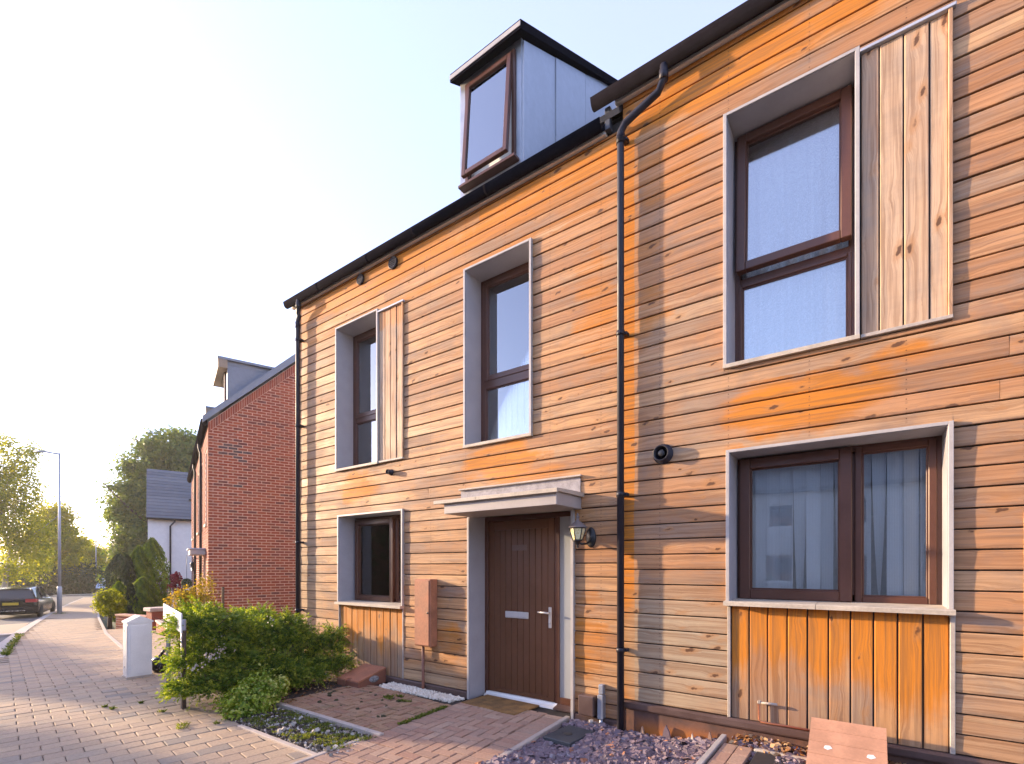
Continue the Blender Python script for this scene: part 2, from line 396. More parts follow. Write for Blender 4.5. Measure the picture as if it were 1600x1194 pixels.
M['mortar'] = m_plain('mortar', (.62, .42, .34), .95, var=.12, bump=.3)
M['paver'] = m_tint('clay_paver', [(0, (.33, .205, .145)), (.3, (.39, .25, .175)), (.6, (.36, .205, .14)), (.85, (.43, .29, .205)), (1, (.29, .18, .135))], .85, .35, 55, .22, .0)
M['paver_moss'] = m_tint('mossy_clay_paver', [(0, (.34, .20, .115)), (.4, (.38, .23, .13)), (.7, (.31, .165, .10)), (1, (.40, .25, .15))], .9, .4, 50, .3, .45)
M['block'] = m_tint('concrete_block', [(0, (.38, .275, .18)), (.35, (.43, .305, .20)), (.7, (.47, .335, .21)), (.9, (.37, .285, .20)), (1, (.27, .22, .17))], .85, .3, 45, .22)
M['joint'] = m_plain('joint_sand', (.035, .026, .019), .95, var=.3, bump=.4)
M['kerb'] = m_plain('concrete_kerb', (.44, .37, .31), .85, var=.15, bump=.3)
M['asphalt'] = m_plain('asphalt', (.085, .08, .082), .85, var=.2, bump=.35, bscale=90)
M['soil'] = m_plain('soil', (.045, .030, .020), .95, var=.4, scale=12, bump=.8, bscale=40)
M['stone'] = m_tint('slate_chips', [(0, (.13, .095, .11)), (.3, (.175, .125, .145)), (.6, (.21, .15, .17)), (.8, (.12, .088, .10)), (.90, (.25, .20, .225)), (.94, (.28, .26, .28)), (.955, (.44, .17, .07)), (1, (.36, .15, .08))], .7, .4, 70, .2)
M['pebble'] = m_tint('white_pebbles', [(0, (.74, .65, .52)), (.6, (.80, .73, .62)), (1, (.60, .50, .38))], .7, .2, 80, .1)
M['gravelbed'] = m_tint('mixed_gravel', [(0, (.075, .055, .042)), (.45, (.13, .10, .08)), (.7, (.07, .055, .04)), (.8, (.50, .44, .37)), (1, (.66, .60, .53))], .8, .3, 60, .2)
M['terracotta'] = m_plain('terracotta_plastic', (.36, .145, .075), .7, var=.25, scale=5, bump=.25)
M['terra_dark'] = m_plain('brown_plastic', (.22, .085, .05), .6, var=.15, bump=.15)
M['terra_pale'] = m_plain('pale_terracotta_plastic', (.47, .245, .145), .7, var=.16, scale=7, bump=.15)
M['coir'] = m_plain('coir_mat', (.22, .115, .035), 1., var=.45, scale=9, bump=1., bscale=350)
M['render'] = m_plain('white_render', (.66, .63, .60), .9, var=.05, bump=.2)
M['rooftile'] = m_tint('grey_roof_tile', [(0, (.085, .088, .10)), (.5, (.105, .108, .12)), (1, (.125, .125, .135))], .6, .2, 20, .15)
M['galv'] = m_plain('galvanised_steel', (.36, .38, .42), .45, .5, var=.1)
M['bark'] = m_plain('bark', (.085, .055, .038), .95, var=.35, scale=5, bump=.9, bscale=25)
M['birchbark'] = m_plain('pale_bark', (.34, .29, .23), .9, var=.35, scale=5, bump=.5, bscale=20)
M['juniper'] = m_leaf('juniper_foliage', [(0, (.035, .080, .014)), (.35, (.095, .160, .024)), (.7, (.19, .255, .036)), (1, (.33, .36, .06))], .45, 2.0)
M['variegated'] = m_leaf('variegated_foliage', [(0, (.12, .20, .02)), (.45, (.23, .33, .03)), (.75, (.38, .44, .06)), (1, (.54, .54, .15))], .35, 1.3)
M['yellowleaf'] = m_leaf('yellow_foliage', [(0, (.16, .13, .012)), (.5, (.36, .27, .02)), (1, (.52, .40, .04))], .4, 1.3)
M['redleaf'] = m_leaf('red_foliage', [(0, (.16, .012, .014)), (1, (.40, .03, .05))], .3, 1.2)
M['birch'] = m_leaf('birch_foliage', [(0, (.08, .105, .010)), (.5, (.15, .175, .014)), (1, (.27, .26, .02))], .62, 2.6)
M['glowleaf'] = m_leaf('backlit_foliage', [(0, (.11, .13, .010)), (.5, (.20, .20, .014)), (1, (.31, .28, .02))], .65, 2.8)
M['sycamore'] = m_leaf('sycamore_foliage', [(0, (.055, .095, .022)), (.5, (.105, .155, .034)), (1, (.18, .215, .045))], .5, 2.0)
M['conifer'] = m_leaf('conifer_foliage', [(0, (.05, .10, .010)), (.5, (.12, .20, .014)), (1, (.22, .30, .025))], .35, 1.5)
M['darkgreen'] = m_leaf('dark_foliage', [(0, (.016, .032, .012)), (.6, (.034, .060, .02)), (1, (.06, .085, .025))], .25, 1.3)
M['grass'] = m_leaf('grass_blades', [(0, (.06, .10, .015)), (.6, (.15, .19, .03)), (1, (.26, .26, .06))], .4, 1.4)

# ------------------------------------------------------------------ foliage
def leaf_mesh(name, mat, parent, C, Nrm, size, aspect=.55, jitter=.35, tint=None, seed=1, kind=None, off=True, up=None):
    g = np.random.default_rng(seed); n = len(C)
    Nrm = Nrm + g.normal(0, jitter, (n, 3)); Nrm /= np.linalg.norm(Nrm, axis=1)[:, None] + 1e-9
    A = g.normal(0, 1, (n, 3)) if up is None else up + g.normal(0, .35, (n, 3))
    T = np.cross(Nrm, A); T /= np.linalg.norm(T, axis=1)[:, None] + 1e-9
    B = np.cross(T, Nrm)                                      # along the leaf
    s = size * (0.6 + .8 * g.random(n))[:, None]; w = s * aspect
    bend = Nrm * s * .18
    V = np.empty((n, 4, 3)); V[:, 0] = C - B * s * .5 - bend; V[:, 1] = C + T * w * .5; V[:, 2] = C + B * s * .5 - bend; V[:, 3] = C - T * w * .5
    V = V.reshape(-1, 3)
    if parent is not None and off: V = V - np.array(OFF.get(parent.name, (0, 0, 0)))
    me = bpy.data.meshes.new(name)
    me.vertices.add(4*n); me.vertices.foreach_set('co', V.astype(np.float32).ravel())
    me.loops.add(4*n); me.loops.foreach_set('vertex_index', np.arange(4*n, dtype=np.int32))
    me.polygons.add(n); me.polygons.foreach_set('loop_start', np.arange(0, 4*n, 4, dtype=np.int32))
    tt = g.random(n) if tint is None else np.clip(tint + g.normal(0, .13, n), 0, 1)
    at = me.attributes.new('tint', 'FLOAT', 'POINT'); at.data.foreach_set('value', np.repeat(tt, 4).astype(np.float32))
    me.update(calc_edges=True)
    return link(name, me, mat, parent, kind)

def clump_cloud(blobs, nclump, per, cr, seed, squash=.7, shell=.55):
    """leaf positions: clumps spread over the outer part of several ellipsoids"""
    g = np.random.default_rng(seed)
    vol = np.array([b[3]*b[4]*b[5] for b in blobs])**(2/3); idx = g.choice(len(blobs), nclump, p=vol/vol.sum())
    b = np.array(blobs)[idx]
    d = g.normal(0, 1, (nclump, 3)); d /= np.linalg.norm(d, axis=1)[:, None]
    rad = shell + (1-shell)*g.random(nclump)**.6
    cc = b[:, :3] + d*b[:, 3:6]*rad[:, None]
    P = np.repeat(cc, per, axis=0) + g.normal(0, 1, (nclump*per, 3))*np.array([cr, cr, cr*squash])*(.5+g.random(nclump))[:, None].repeat(per, axis=0)
    out = np.repeat(d, per, axis=0)
    tint = np.repeat(np.clip(.45 + .28*g.normal(0, 1, nclump), 0, 1), per)
    return P, out, tint

def limbs(mb, base, top, r0, n, seed, spread=.5, lo=.35):
    g = random.Random(seed); base = Vector(base); top = Vector(top); H = (top-base).length
    pts = [base + (top-base)*k/6 + Vector((g.uniform(-1, 1), g.uniform(-1, 1), 0))*H*.012*k for k in range(7)]
    mb.tube(pts, [r0*(1.25 if k == 0 else 1-.13*k) for k in range(7)], 9)
    for i in range(n):
        a = lo + (1-lo)*i/max(n, 1); k = min(int(a*6), 5); p = pts[k].lerp(pts[k+1], a*6-k)
        ang = i*2.4 + g.random(); ln = H*spread*(1.15-a)*g.uniform(.7, 1.1)
        d = Vector((math.cos(ang), math.sin(ang), .55+.5*g.random())).normalized()
        q = [p, p+d*ln*.35, p+d*ln*.7+Vector((0, 0, ln*.05)), p+d*ln+Vector((0, 0, ln*.12))]
        rr = r0*(1-.75*a)*.5
        mb.tube(q, [rr, rr*.7, rr*.45, rr*.15], 6)

def tree(name, label, cat, base, blobs, leafmat, barkmat, ncl, per, cr, size, seed, r0=.18, nl=8, group=None, aspect=.6, squash=.7, shell=.55, jitter=.5):
    t = thing(name, label, cat, base, group=group, world=True)
    topz = max(b[2]+b[5]*.5 for b in blobs); cx = sum(b[0] for b in blobs)/len(blobs); cy = sum(b[1] for b in blobs)/len(blobs)
    mb = MB(); limbs(mb, base, (cx*.6+base[0]*.4, cy*.6+base[1]*.4, topz), r0, nl, seed)
    mb.build('trunk', barkmat, t)
    P, N, T = clump_cloud(blobs, ncl, per, cr, seed, squash, shell)
    leaf_mesh('crown', leafmat, t, P, N+np.array([0, 0, .4]), size, aspect, jitter, T, seed)
    return t

# ------------------------------------------------------------------ setting: ground
def sheet(name, mat, pts, dz, kind='structure', parent=None):
    mb = MB(); mb.add([(x, y, gz(x)+dz) for x, y in pts], [list(range(len(pts)))])
    return mb.build(name, mat, parent, kind)

def strip_sheet(name, mat, L, Rr, dz, thick=0, parent=None, kind='structure'):
    """surface between two polylines (left, right) that follows the street's fall"""
    mb = MB(); n = len(L); vs = []
    for (a, b) in zip(L, Rr): vs += [(a[0], a[1], gz(a[0])+dz), (b[0], b[1], gz(b[0])+dz)]
    fs = [(2*i, 2*i+1, 2*i+3, 2*i+2) for i in range(n-1)]
    if thick:
        m = len(vs); vs += [(x, y, z-thick) for x, y, z in vs]
        fs += [(2*i, 2*i+2, m+2*i+2, m+2*i) for i in range(n-1)] + [(2*i+1, m+2*i+1, m+2*i+3, 2*i+3) for i in range(n-1)]
        fs += [(0, m, m+1, 1), (2*n-2, 2*n-1, m+2*n-1, m+2*n-2)]
    mb.add(vs, fs)
    return mb.build(name, mat, parent, kind)

def terrain():
    xs = [-900, -400, -200, -120, -80, -60, -50, -40] + [-33+i*2 for i in range(12)] + [-9, -6, -3, 0, 5, 15, 60, 300, 900]
    ys = [-900, -300, -100, -40, -20, -10, -6, -4, -2, 0, 2, 5, 10, 20, 40, 100, 300, 900]
    mb = MB(); vs = [(x, y, gz(x)-.14 - (.9 if x < -150 or abs(y) > 150 else 0)) for x in xs for y in ys]
    n = len(ys); fs = [(i*n+j, (i+1)*n+j, (i+1)*n+j+1, i*n+j+1) for i in range(len(xs)-1) for j in range(n-1)]
    mb.add(vs, fs)
    t = NT('ground_earth'); p, x, y, z = t.pos()
    c = t.mix(t.rng(t.noise(p, .8, 5), .4, .65), (.07, .055, .035), (.055, .075, .022))
    mb.build('ground', t.done(t.bsdf(c, .95)), None, 'structure')
terrain()

# kerb line (street side edge of the pavement), sighted on the ground
K_in = [(4, -6.2), (-2, -5.2), (-8, -3.9), (-13.6, -2.57), (-18.06, -1.67), (-22.4, -.71), (-29.5, 1.0), (-36.8, 2.95), (-43, 4.9), (-50, 7.2)]
K_out = [(4, -6.75), (-2, -5.75), (-8, -4.42), (-13.4, -3.05), (-17.8, -2.0), (-22.3, -.98), (-29.45, .78), (-36.75, 2.78), (-42.95, 4.75), (-49.9, 7.1)]
P_in = [(4, -2.0), (-2, -2.05), (-8, -1.35), (-12.9, -.92), (-17.5, 0.0), (-22.4, 1.15), (-27.3, 2.3), (-36, 4.45), (-42, 6.1), (-49, 8.6)]
FAR = [(-50, 0), (-55, 3), (-57, 6), (-58, 9.5), (-60, 14), (-62, 22)]
# road, with a junction at the far end
strip_sheet('road', M['asphalt'], [(x-.0, y-9) for x, y in K_out], [(x, y-.02) for x, y in K_out], -.085)
strip_sheet('side_road', M['asphalt'], [(-43.5, -14), (-43, -4), (-42.9, 4.9), (-49.9, 7.3), (-50, 12), (-52, 24)], [(-54, -14), (-54.2, -4), (-54.4, 3), (-54.8, 6), (-55.3, 12), (-57, 24)], -.08)
# pavement: joint bed below, blocks above
pave = strip_sheet('pavement', M['joint'], K_in, P_in, -.012)

def clip_poly(poly, region):
    """Sutherland-Hodgman against a convex, counter-clockwise region"""
    out = poly
    for i in range(len(region)):
        a = region[i]; b = region[(i+1) % len(region)]; inp = out; out = []
        def side(p): return (b[0]-a[0])*(p[1]-a[1]) - (b[1]-a[1])*(p[0]-a[0])
        for j in range(len(inp)):
            p, q = inp[j], inp[(j+1) % len(inp)]; sp, sq = side(p), side(q)
            if sp >= 0: out.append(p)
            if (sp >= 0) != (sq >= 0):
                k = sp/(sp-sq); out.append((p[0]+(q[0]-p[0])*k, p[1]+(q[1]-p[1])*k))
        if not out: return []
    return out
def area(p): return abs(sum(p[i][0]*p[(i+1) % len(p)][1]-p[(i+1) % len(p)][0]*p[i][1] for i in range(len(p))))/2
def block_geo(mb, poly, z0, dz, th=.05, c=.006, tilt=(0, 0), tint=None, zfun=None):
    n = len(poly); cx = sum(p[0] for p in poly)/n; cy = sum(p[1] for p in poly)/n
    zf = zfun or (lambda x, y: 0)
    def H(x, y): return z0 + dz + zf(x, y) + tilt[0]*(x-cx) + tilt[1]*(y-cy)
    def ins(p, k):
        d = math.hypot(p[0]-cx, p[1]-cy) or 1; s = max(0, 1-k*1.5/d); return (cx+(p[0]-cx)*s, cy+(p[1]-cy)*s)
    top = [ins(p, c) for p in poly]
    vs = [(*p, H(*p)-th) for p in poly] + [(*p, H(*p)-c*.8) for p in poly] + [(*p, H(*p)) for p in top]
    fs = [(i, (i+1) % n, n+(i+1) % n, n+i) for i in range(n)] + [(n+i, n+(i+1) % n, 2*n+(i+1) % n, 2*n+i) for i in range(n)] + [tuple(range(2*n, 3*n))]
    mb.add(vs, fs, tint=tint)

P2 = [(-9.3, .75), (-12.9, .85), (-17.5, 1.3), (-19, 1.2)]
def lay_pavement():
    u = Vector((-.990, .139)); v = Vector((.139, .990)); o = Vector((-3.0, -3.2))   # u along the street, v across
    L, Wd, gap = .262, .164, .006
    cells = []
    def ycut(x, line):
        for (a, b) in zip(line, line[1:]):
            if b[0] <= x <= a[0]: k = (x-a[0])/(b[0]-a[0]); return a[1]+(b[1]-a[1])*k
        return None
    for i in range(-34, 160):
        for j in range(-12, 18):
            ou = i*Wd; ov = (j + (.5 if i % 2 else 0))*L
            c = o + u*(ou+Wd/2) + v*(ov+L/2)
            lo = ycut(c.x, K_in); hi = ycut(c.x, P_in)
            if c.x < -9.4 and ycut(c.x, P2): hi = ycut(c.x, P2)
            if lo is None or c.y < lo+.05 or c.y > hi-.05: continue
            if c.x > -5.3 and c.x < -3.4 and c.y > -2.085: continue
            q = [o+u*(ou+gap/2)+v*(ov+gap/2), o+u*(ou+gap/2)+v*(ov+L-gap/2), o+u*(ou+Wd-gap/2)+v*(ov+L-gap/2), o+u*(ou+Wd-gap/2)+v*(ov+gap/2)]
            q = [(p.x, p.y) for p in q]
            dx = c.x; dy = c.y - CAM.y
            dep = dx*-.586+dy*.8104; lat = dx*.8104+dy*.586
            vis = dep > 3.9 and abs(lat/dep) < 1.06
            cells.append((not vis, dep, q, c))
    cells.sort(key=lambda a: (a[0], a[1]))
    rest = MB()
    for k, (nv, dep, q, c) in enumerate(cells):
        if not nv and k < 300:
            mb = MB(); block_geo(mb, q, 0, rnd.gauss(0, .0015), tilt=(rnd.gauss(0, .006), rnd.gauss(0, .006)), zfun=lambda x, y: gz(x))
            mb.build('paving_block', M['block'], pave)
        elif dep < 24 and dep > -3:
            block_geo(rest, q, 0, rnd.gauss(0, .0012), th=.03, tint=rnd.random(), zfun=lambda x, y: gz(x))
    r = rest.build('paving_blocks', M['block'], pave); r['kind'] = 'stuff'
lay_pavement()
far_p = strip_sheet('far_pavement', M['block'], K_in[6:], P_in[6:], .0)
far_p['kind'] = 'structure'
strip_sheet('kerb', M['kerb'], K_out[3:], K_in[3:], .006, .12)
# low kerb that closes the parking bay, and the block paved bay
strip_sheet('bay_kerb', M['kerb'], [(-20.9, -1.3), (-21.0, -4.5), (-21.2, -9)], [(-21.5, -1.15), (-21.6, -4.5), (-21.8, -9)], -.03, .08)
strip_sheet('parking_bay', M['block'], [(-21.6, -1.15), (-21.7, -4.4)], [(-27.4, .15), (-27.2, -3.0)], -.04)
strip_sheet('far_kerb', M['kerb'], [(-54.2, -14), (-54.4, -4), (-54.6, 3), (-55., 6), (-55.5, 12), (-57.2, 24)], [(-54.8, -14), (-54.9, -4), (-55.1, 3), (-55.5, 6), (-56.0, 12), (-57.7, 24)], .03, .2)
# front gardens of the terrace
t = NT('verge'); p, x, y, z = t.pos(); M['verge'] = t.done(t.bsdf(t.mix(t.rng(t.noise(p, 5, 5), .4, .6), (.05, .034, .022), (.06, .07, .022)), .95, 0, t.bump(t.noise(p, 30, 4), .8, .02)))
sheet('garden_soil', M['soil'], [(-9.5, -1.35), (-5.62, -1.98), (-5.62, .1), (-9.5, .1)][::1], .003)
strip_sheet('garden_path', M['joint'], [(-9.4, -1.28), (-12.9, -.90), (-17.5, .02)], [(-9.4, 1.2), (-12.9, 1.0), (-17.5, 2.2)], -.010)
strip_sheet('pavement_edging', M['kerb'], P_in[2:8], [(x+.02, y+.07) for x, y in P_in[2:8]], .012, .05)

# brick paved path and forecourt in herringbone
path_o = Vector((-2.585, 0.0)); pu = Vector((1, .07)).normalized(); pv = Vector((-.07, 1)).normalized()
def to_path(a, b): p = path_o + pu*a + pv*b; return (p.x, p.y)
def herring(rect, cell, place, region, gap=.010):
    x0, x1, y0, y1 = rect; nx = int((x1-x0)/cell)+3; ny = int((y1-y0)/cell)+3; out = []
    for i in range(-2, nx):
        for j in range(-2, ny):
            k = (i-j) % 4
            if k == 0: r = (i, i+2, j, j+1)
            elif k == 3: r = (i, i+1, j, j+2)
            else: continue
            a, b, c, d = x0+r[0]*cell+gap/2, x0+r[1]*cell-gap/2, y0+r[2]*cell+gap/2, y0+r[3]*cell-gap/2
            poly = clip_poly([(a, c), (b, c), (b, d), (a, d)], region)
            if len(poly) >= 3 and area(poly) > .0012: out.append([place(*p) for p in poly])
    return out
def rectpoly(a, b, c, d): return [(a, c), (b, c), (b, d), (a, d)]
front_path = thing('front_path', 'brick paved herringbone path from the pavement to the brown front door', 'path', (-3.1, -1, 0), world=True)
mb = MB(); mb.add([(*to_path(-1.28, -2.45), .001), (*to_path(0, -2.45), .001), (*to_path(0, .22), .001), (*to_path(-1.28, .22), .001)], [(0, 1, 2, 3)])
mb.build('joint_bed', M['joint'], front_path)
ps = herring((-1.07, -.215, -2.45, .2), .105, to_path, rectpoly(-1.067, -.218, -2.44, .0))
y = -2.44
while y < -.03:
    ps.append([to_path(*p) for p in rectpoly(-1.279, -1.075, y, y+.095)]); ps.append([to_path(*p) for p in rectpoly(-.210, -.006, y, y+.095)]); y += .105
for poly in ps:
    mb = MB(); block_geo(mb, poly, .024, rnd.gauss(0, .0013), th=.04, c=.005, tilt=(rnd.gauss(0, .008), rnd.gauss(0, .008)))
    mb.build('brick_paver', M['paver'], front_path)
mb = MB(); mb.prism([(-.002, -.05), (.05, -.05), (.05, .028), (.044, .034), (.004, .034), (-.002, .028)], 'y', -2.45, .0)
mb.v = [(*to_path(p[0], p[1]), p[2]) for p in mb.v]
mb.build('edging', M['kerb'], front_path)
mb = MB(); mb.prism([(-1.33, -.05), (-1.285, -.05), (-1.285, .024), (-1.29, .028), (-1.325, .028), (-1.33, .024)], 'y', -2.3, -1.52)
mb.v = [(*to_path(p[0], p[1]), p[2]) for p in mb.v]
mb.build('edging', M['kerb'], front_path)

court = thing('forecourt', 'mossy herringbone brick forecourt beside the path under the small window', 'forecourt', (-4.7, -.8, 0), world=True)
reg = [(-5.62, -1.29), to_path(-1.30, -1.29), to_path(-1.30, -.28), (-5.3, -.28), (-5.62, -.42)]
mb = MB(); mb.add([(-5.65, -1.5, .0), (*to_path(-1.29, -1.5), .0), (*to_path(-1.29, -.06), .0), (-5.65, -.06, .0)], [(0, 1, 2, 3)]); mb.build('joint_bed', M['joint'], court)
ps = herring((-5.64, -3.7, -1.3, -.1), .105, lambda a, b: (a, b), reg)
x = -5.62
while x < -3.8:
    q = clip_poly(rectpoly(x, x+.062, -1.495, -1.296), [(-5.62, -1.5), to_path(-1.30, -1.5), to_path(-1.30, -1.29), (-5.62, -1.29)])
    if len(q) > 2: ps.append(q)
    x += .072
ps.sort(key=lambda q: (q[0][0]-CAM.x)**2+(q[0][1]-CAM.y)**2)
mb = MB()
for poly in ps[300:]: block_geo(mb, poly, .018, rnd.gauss(0, .003), th=.04, c=.007, tilt=(rnd.gauss(0, .02), rnd.gauss(0, .02)), tint=rnd.random())
if mb.v: mb.build('brick_pavers', M['paver_moss'], court, 'stuff')
for poly in ps[:300]:
    mb = MB(); block_geo(mb, poly, .018, rnd.gauss(0, .003), th=.04, c=.007, tilt=(rnd.gauss(0, .02), rnd.gauss(0, .02)))
    mb.build('brick_paver', M['paver_moss'], court)
mb = MB()
mb.prism([(-1.555, -.05), (-1.50, -.05), (-1.50, .040), (-1.506, .046), (-1.549, .046), (-1.555, .040)], 'x', -5.55, -3.68)
mb.build('edging', M['kerb'], court)

# planting bed between pavement and forecourt
bed = thing('gravel_bed', 'weedy gravel planting bed edged with pale kerbs by the pavement', 'bed', (-4.5, -1.8, 0), world=True)
mb = MB()
nx, ny = 22, 9
for i in range(nx+1):
    for j in range(ny+1):
        a = -5.45+i/nx*1.85; b = -2.11+j/ny*.56
        mb.v.append((a, b, -.012+.02*rnd.random()+.02*math.sin(i*.9)*math.sin(j*.8)))
for i in range(nx):
    for j in range(ny): mb.f.append([i*(ny+1)+j, (i+1)*(ny+1)+j, (i+1)*(ny+1)+j+1, i*(ny+1)+j+1]); mb.sm.append(True)
mb.build('soil', M['soil'], bed)
mb = MB(); mb.prism([(-2.165, -.05), (-2.115, -.05), (-2.115, .016), (-2.12, .02), (-2.16, .02), (-2.165, .016)], 'x', -5.1, -3.48); mb.build('edging', M['kerb'], bed)

def stones(name, mat, parent, pts, size, flat=.5, seed=2, kind='stuff', tint=None, nb=6, lift=.4):
    g = random.Random(seed); mb = MB()
    for k, (x, y, z) in enumerate(pts):
        s = size*g.uniform(.45, 1.25); n = g.choice((5, 6, 7)) if nb == 6 else nb
        h = s*flat*g.uniform(.6, 1.3); a0 = g.random()*6.3
        rot = Euler((g.gauss(0, .35), g.gauss(0, .35), a0)).to_matrix()
        el = g.uniform(.55, 1.)
        b = []; tp = []
        for i in range(n):
            a = 2*math.pi*i/n + g.uniform(-.25, .25); r = s*.5*g.uniform(.75, 1.15)
            b.append(rot @ Vector((r*math.cos(a), r*math.sin(a)*el, -h*.5)))
            tp.append(rot @ Vector((r*.78*math.cos(a), r*.78*math.sin(a)*el, h*.5)))
        vs = [(x+p.x, y+p.y, z+p.z+h*lift) for p in b+tp]
        fs = [(i, (i+1) % n, n+(i+1) % n, n+i) for i in range(n)] + [tuple(range(n, 2*n))]
        mb.add(vs, fs, tint=(g.random() if tint is None else tint(g)))
    return mb.build(name, mat, parent, kind)

def scatter(poly, n, seed, z=0., zf=None):
    g = random.Random(seed); out = []
    xs = [p[0] for p in poly]; ys = [p[1] for p in poly]
    while len(out) < n:
        x, y = g.uniform(min(xs), max(xs)), g.uniform(min(ys), max(ys)); ins = False
        for i in range(len(poly)):
            (x1, y1), (x2, y2) = poly[i], poly[(i+1) % len(poly)]
            if (y1 > y) != (y2 > y) and x < (x2-x1)*(y-y1)/(y2-y1)+x1: ins = not ins
        if ins: out.append((x, y, (zf(x, y) if zf else z)))
    return out
stones('bed_gravel', M['gravelbed'], bed, scatter([(-5.3, -2.1), (-3.58, -2.1), (-3.63, -1.57), (-5.4, -1.57)], 1500, 3, .008), .026, .6, 4, tint=lambda g: g.random()**1.0*.72 if g.random() < .90 else g.uniform(.85, 1))
stones('large_pebbles', M['gravelbed'], bed, scatter([(-5.1, -2.1), (-3.6, -2.1), (-3.68, -1.65), (-4.9, -1.65)], 26, 5, .02), .055, .5, 6, tint=lambda g: g.uniform(.84, 1))
peb = stones('white_pebble_strip', M['pebble'], None, scatter([(-5.28, -.28), (-4.0, -.28), (-3.93, -.06), (-5.28, -.03)], 1500, 7, .006), .030, .8, 8)
peb['label'] = 'strip of small white pebbles along the wall left of the front door'
# plum slate mulch
def slz(x, y): return .004 + .07*min(max((x+1.9)/.9, 0), 1) + .02*math.sin(x*5+y*3)
SL = [(-2.53, -2.2), (-1.02, -2.2), (-1.02, -.02), (-2.47, -.03)]
mb = MB(); n = 26
for i in range(n+1):
    for j in range(n+1):
        a = -2.52+i/n*1.53; b = -2.3+j/n*2.29; mb.v.append((a, b, slz(a, b)-.012))
for i in range(n):
    for j in range(n): mb.f.append([i*(n+1)+j, (i+1)*(n+1)+j, (i+1)*(n+1)+j+1, i*(n+1)+j+1]); mb.sm.append(True)
mb.build('slate_bed_soil', M['soil'], None, 'structure')
sl_pts = [p for p in scatter(SL, 4600, 9, 0, slz) if not (-2.42 < p[0] < -2.12 and -.70 < p[1] < -.28)]
s = stones('slate_chippings', M['stone'], None, sl_pts, .095, .17, 10); s['label'] = 'bed of plum slate chippings with a few orange pieces beside the path'
# raised plot in front of the right-hand house
RZ = .15
def rz_(x, y): return RZ + .02*math.sin(x*7+y*4)
sheet('raised_plot_soil', M['soil'], [(-.93, -2.4), (5, -2.4), (5, -.02), (-.93, -.02)], RZ-.004)
s = stones('raised_slate_chippings', M['stone'], None, scatter([(-.93, -1.0), (2.2, -1.0), (2.2, -.03), (-.93, -.03)], 2300, 11, 0, rz_), .055, .3, 12); s['label'] = 'slate chippings and dead leaves on the raised plot at the right'
P_, N_, T_ = [], [], []
g = np.random.default_rng(5); n = 420
C = np.stack([g.uniform(-.9, .6, n), -.04-.35*g.random(n)**1.7, RZ+.02+.03*g.random(n)], 1)
M['deadleaf'] = m_leaf('dead_leaves', [(0, (.16, .07, .03)), (.5, (.36, .17, .06)), (1, (.55, .38, .2))], .15, 1.)
n2 = 520; C2 = np.stack([g.uniform(-6.9, -5.45, n2), g.uniform(-1.5, -.05, n2), .008+.02*g.random(n2)], 1)
ll = leaf_mesh('leaf_litter', M['deadleaf'], None, C2, np.tile([0, 0, 1.], (n2, 1)), .04, .55, .5, None, 8, 'stuff'); ll['label'] = 'brown leaf litter on the soil between the bush and the gas box'
lf = leaf_mesh('fallen_leaves', M['deadleaf'], None, C, np.tile([0, 0, 1.], (n, 1)), .05, .6, .6, None, 6, 'stuff'); lf['label'] = 'dry fallen leaves gathered along the foot of the right wall'

# ------------------------------------------------------------------ timber houses
PITCH = .1408
def interval_minus(lo, hi, cuts):
    out = [(lo, hi)]
    for a, b in cuts:
        out = [(p, q) for (c, d) in out for (p, q) in ((c, min(d, a)), (max(c, b), d)) if q-p > .012]
    return out

def clad(house, mat, x0, x1, z0, z1, holes, seed, name='cladding_board'):
    """horizontal shiplap boards, each run between openings a board of its own"""
    g = random.Random(seed); z = z0; row = 0
    while z < z1-.02:
        zt = min(z+PITCH, z1); g0 = .0050; lo, hi = z+g0, zt-g0
        xs = sorted({x0, x1, *[h[k] for h in holes for k in (0, 1) if x0 < h[k] < x1]})
        cells = []
        for a, b in zip(xs, xs[1:]):
            cut = [(h[2]-.002, h[3]+.002) for h in holes if h[0] < (a+b)/2 < h[1]]
            for (p, q) in interval_minus(lo, hi, cut): cells.append((a, b, p, q))
        # neighbouring cells with overlapping height belong to one board
        runs = []
        for c in cells:
            for r_ in runs:
                if abs(r_[-1][1]-c[0]) < 1e-6 and min(r_[-1][3], c[3])-max(r_[-1][2], c[2]) > .01: r_.append(c); break
            else: runs.append([c])
        for run in runs:
            L = run[-1][1]-run[0][0]; cuts = []
            if L > 1.9 and g.random() < .75: cuts = [run[0][0]+L*g.uniform(.25, .75)]
            pieces = []
            for c in run:
                parts = [c[0], *[k for k in cuts if c[0]+.1 < k < c[1]-.1], c[1]]
                for i in range(len(parts)-1):
                    pieces.append(((parts[i]+(.0012 if i else 0), parts[i+1]-(.0012 if i < len(parts)-2 else 0), c[2], c[3]), i > 0))
            groups = []
            for pc, new in pieces:
                if new or not groups: groups.append([pc])
                else: groups[-1].append(pc)
            for gr_ in groups:
                dy = g.gauss(0, .0013); tw = g.gauss(0, .0012); mb = MB()
                for (a, b, p, q) in gr_:
                    h = q-p; c = min(.006, h*.3)
                    mb.prism([(.022, p), (.022, q), (.006+dy+tw, q), (.0+dy+tw, q-c), (-.001+dy-tw, p+c*.5), (.003+dy-tw, p)], 'x', a, b)
                mb.build(name, mat, house)
        z += PITCH; row += 1

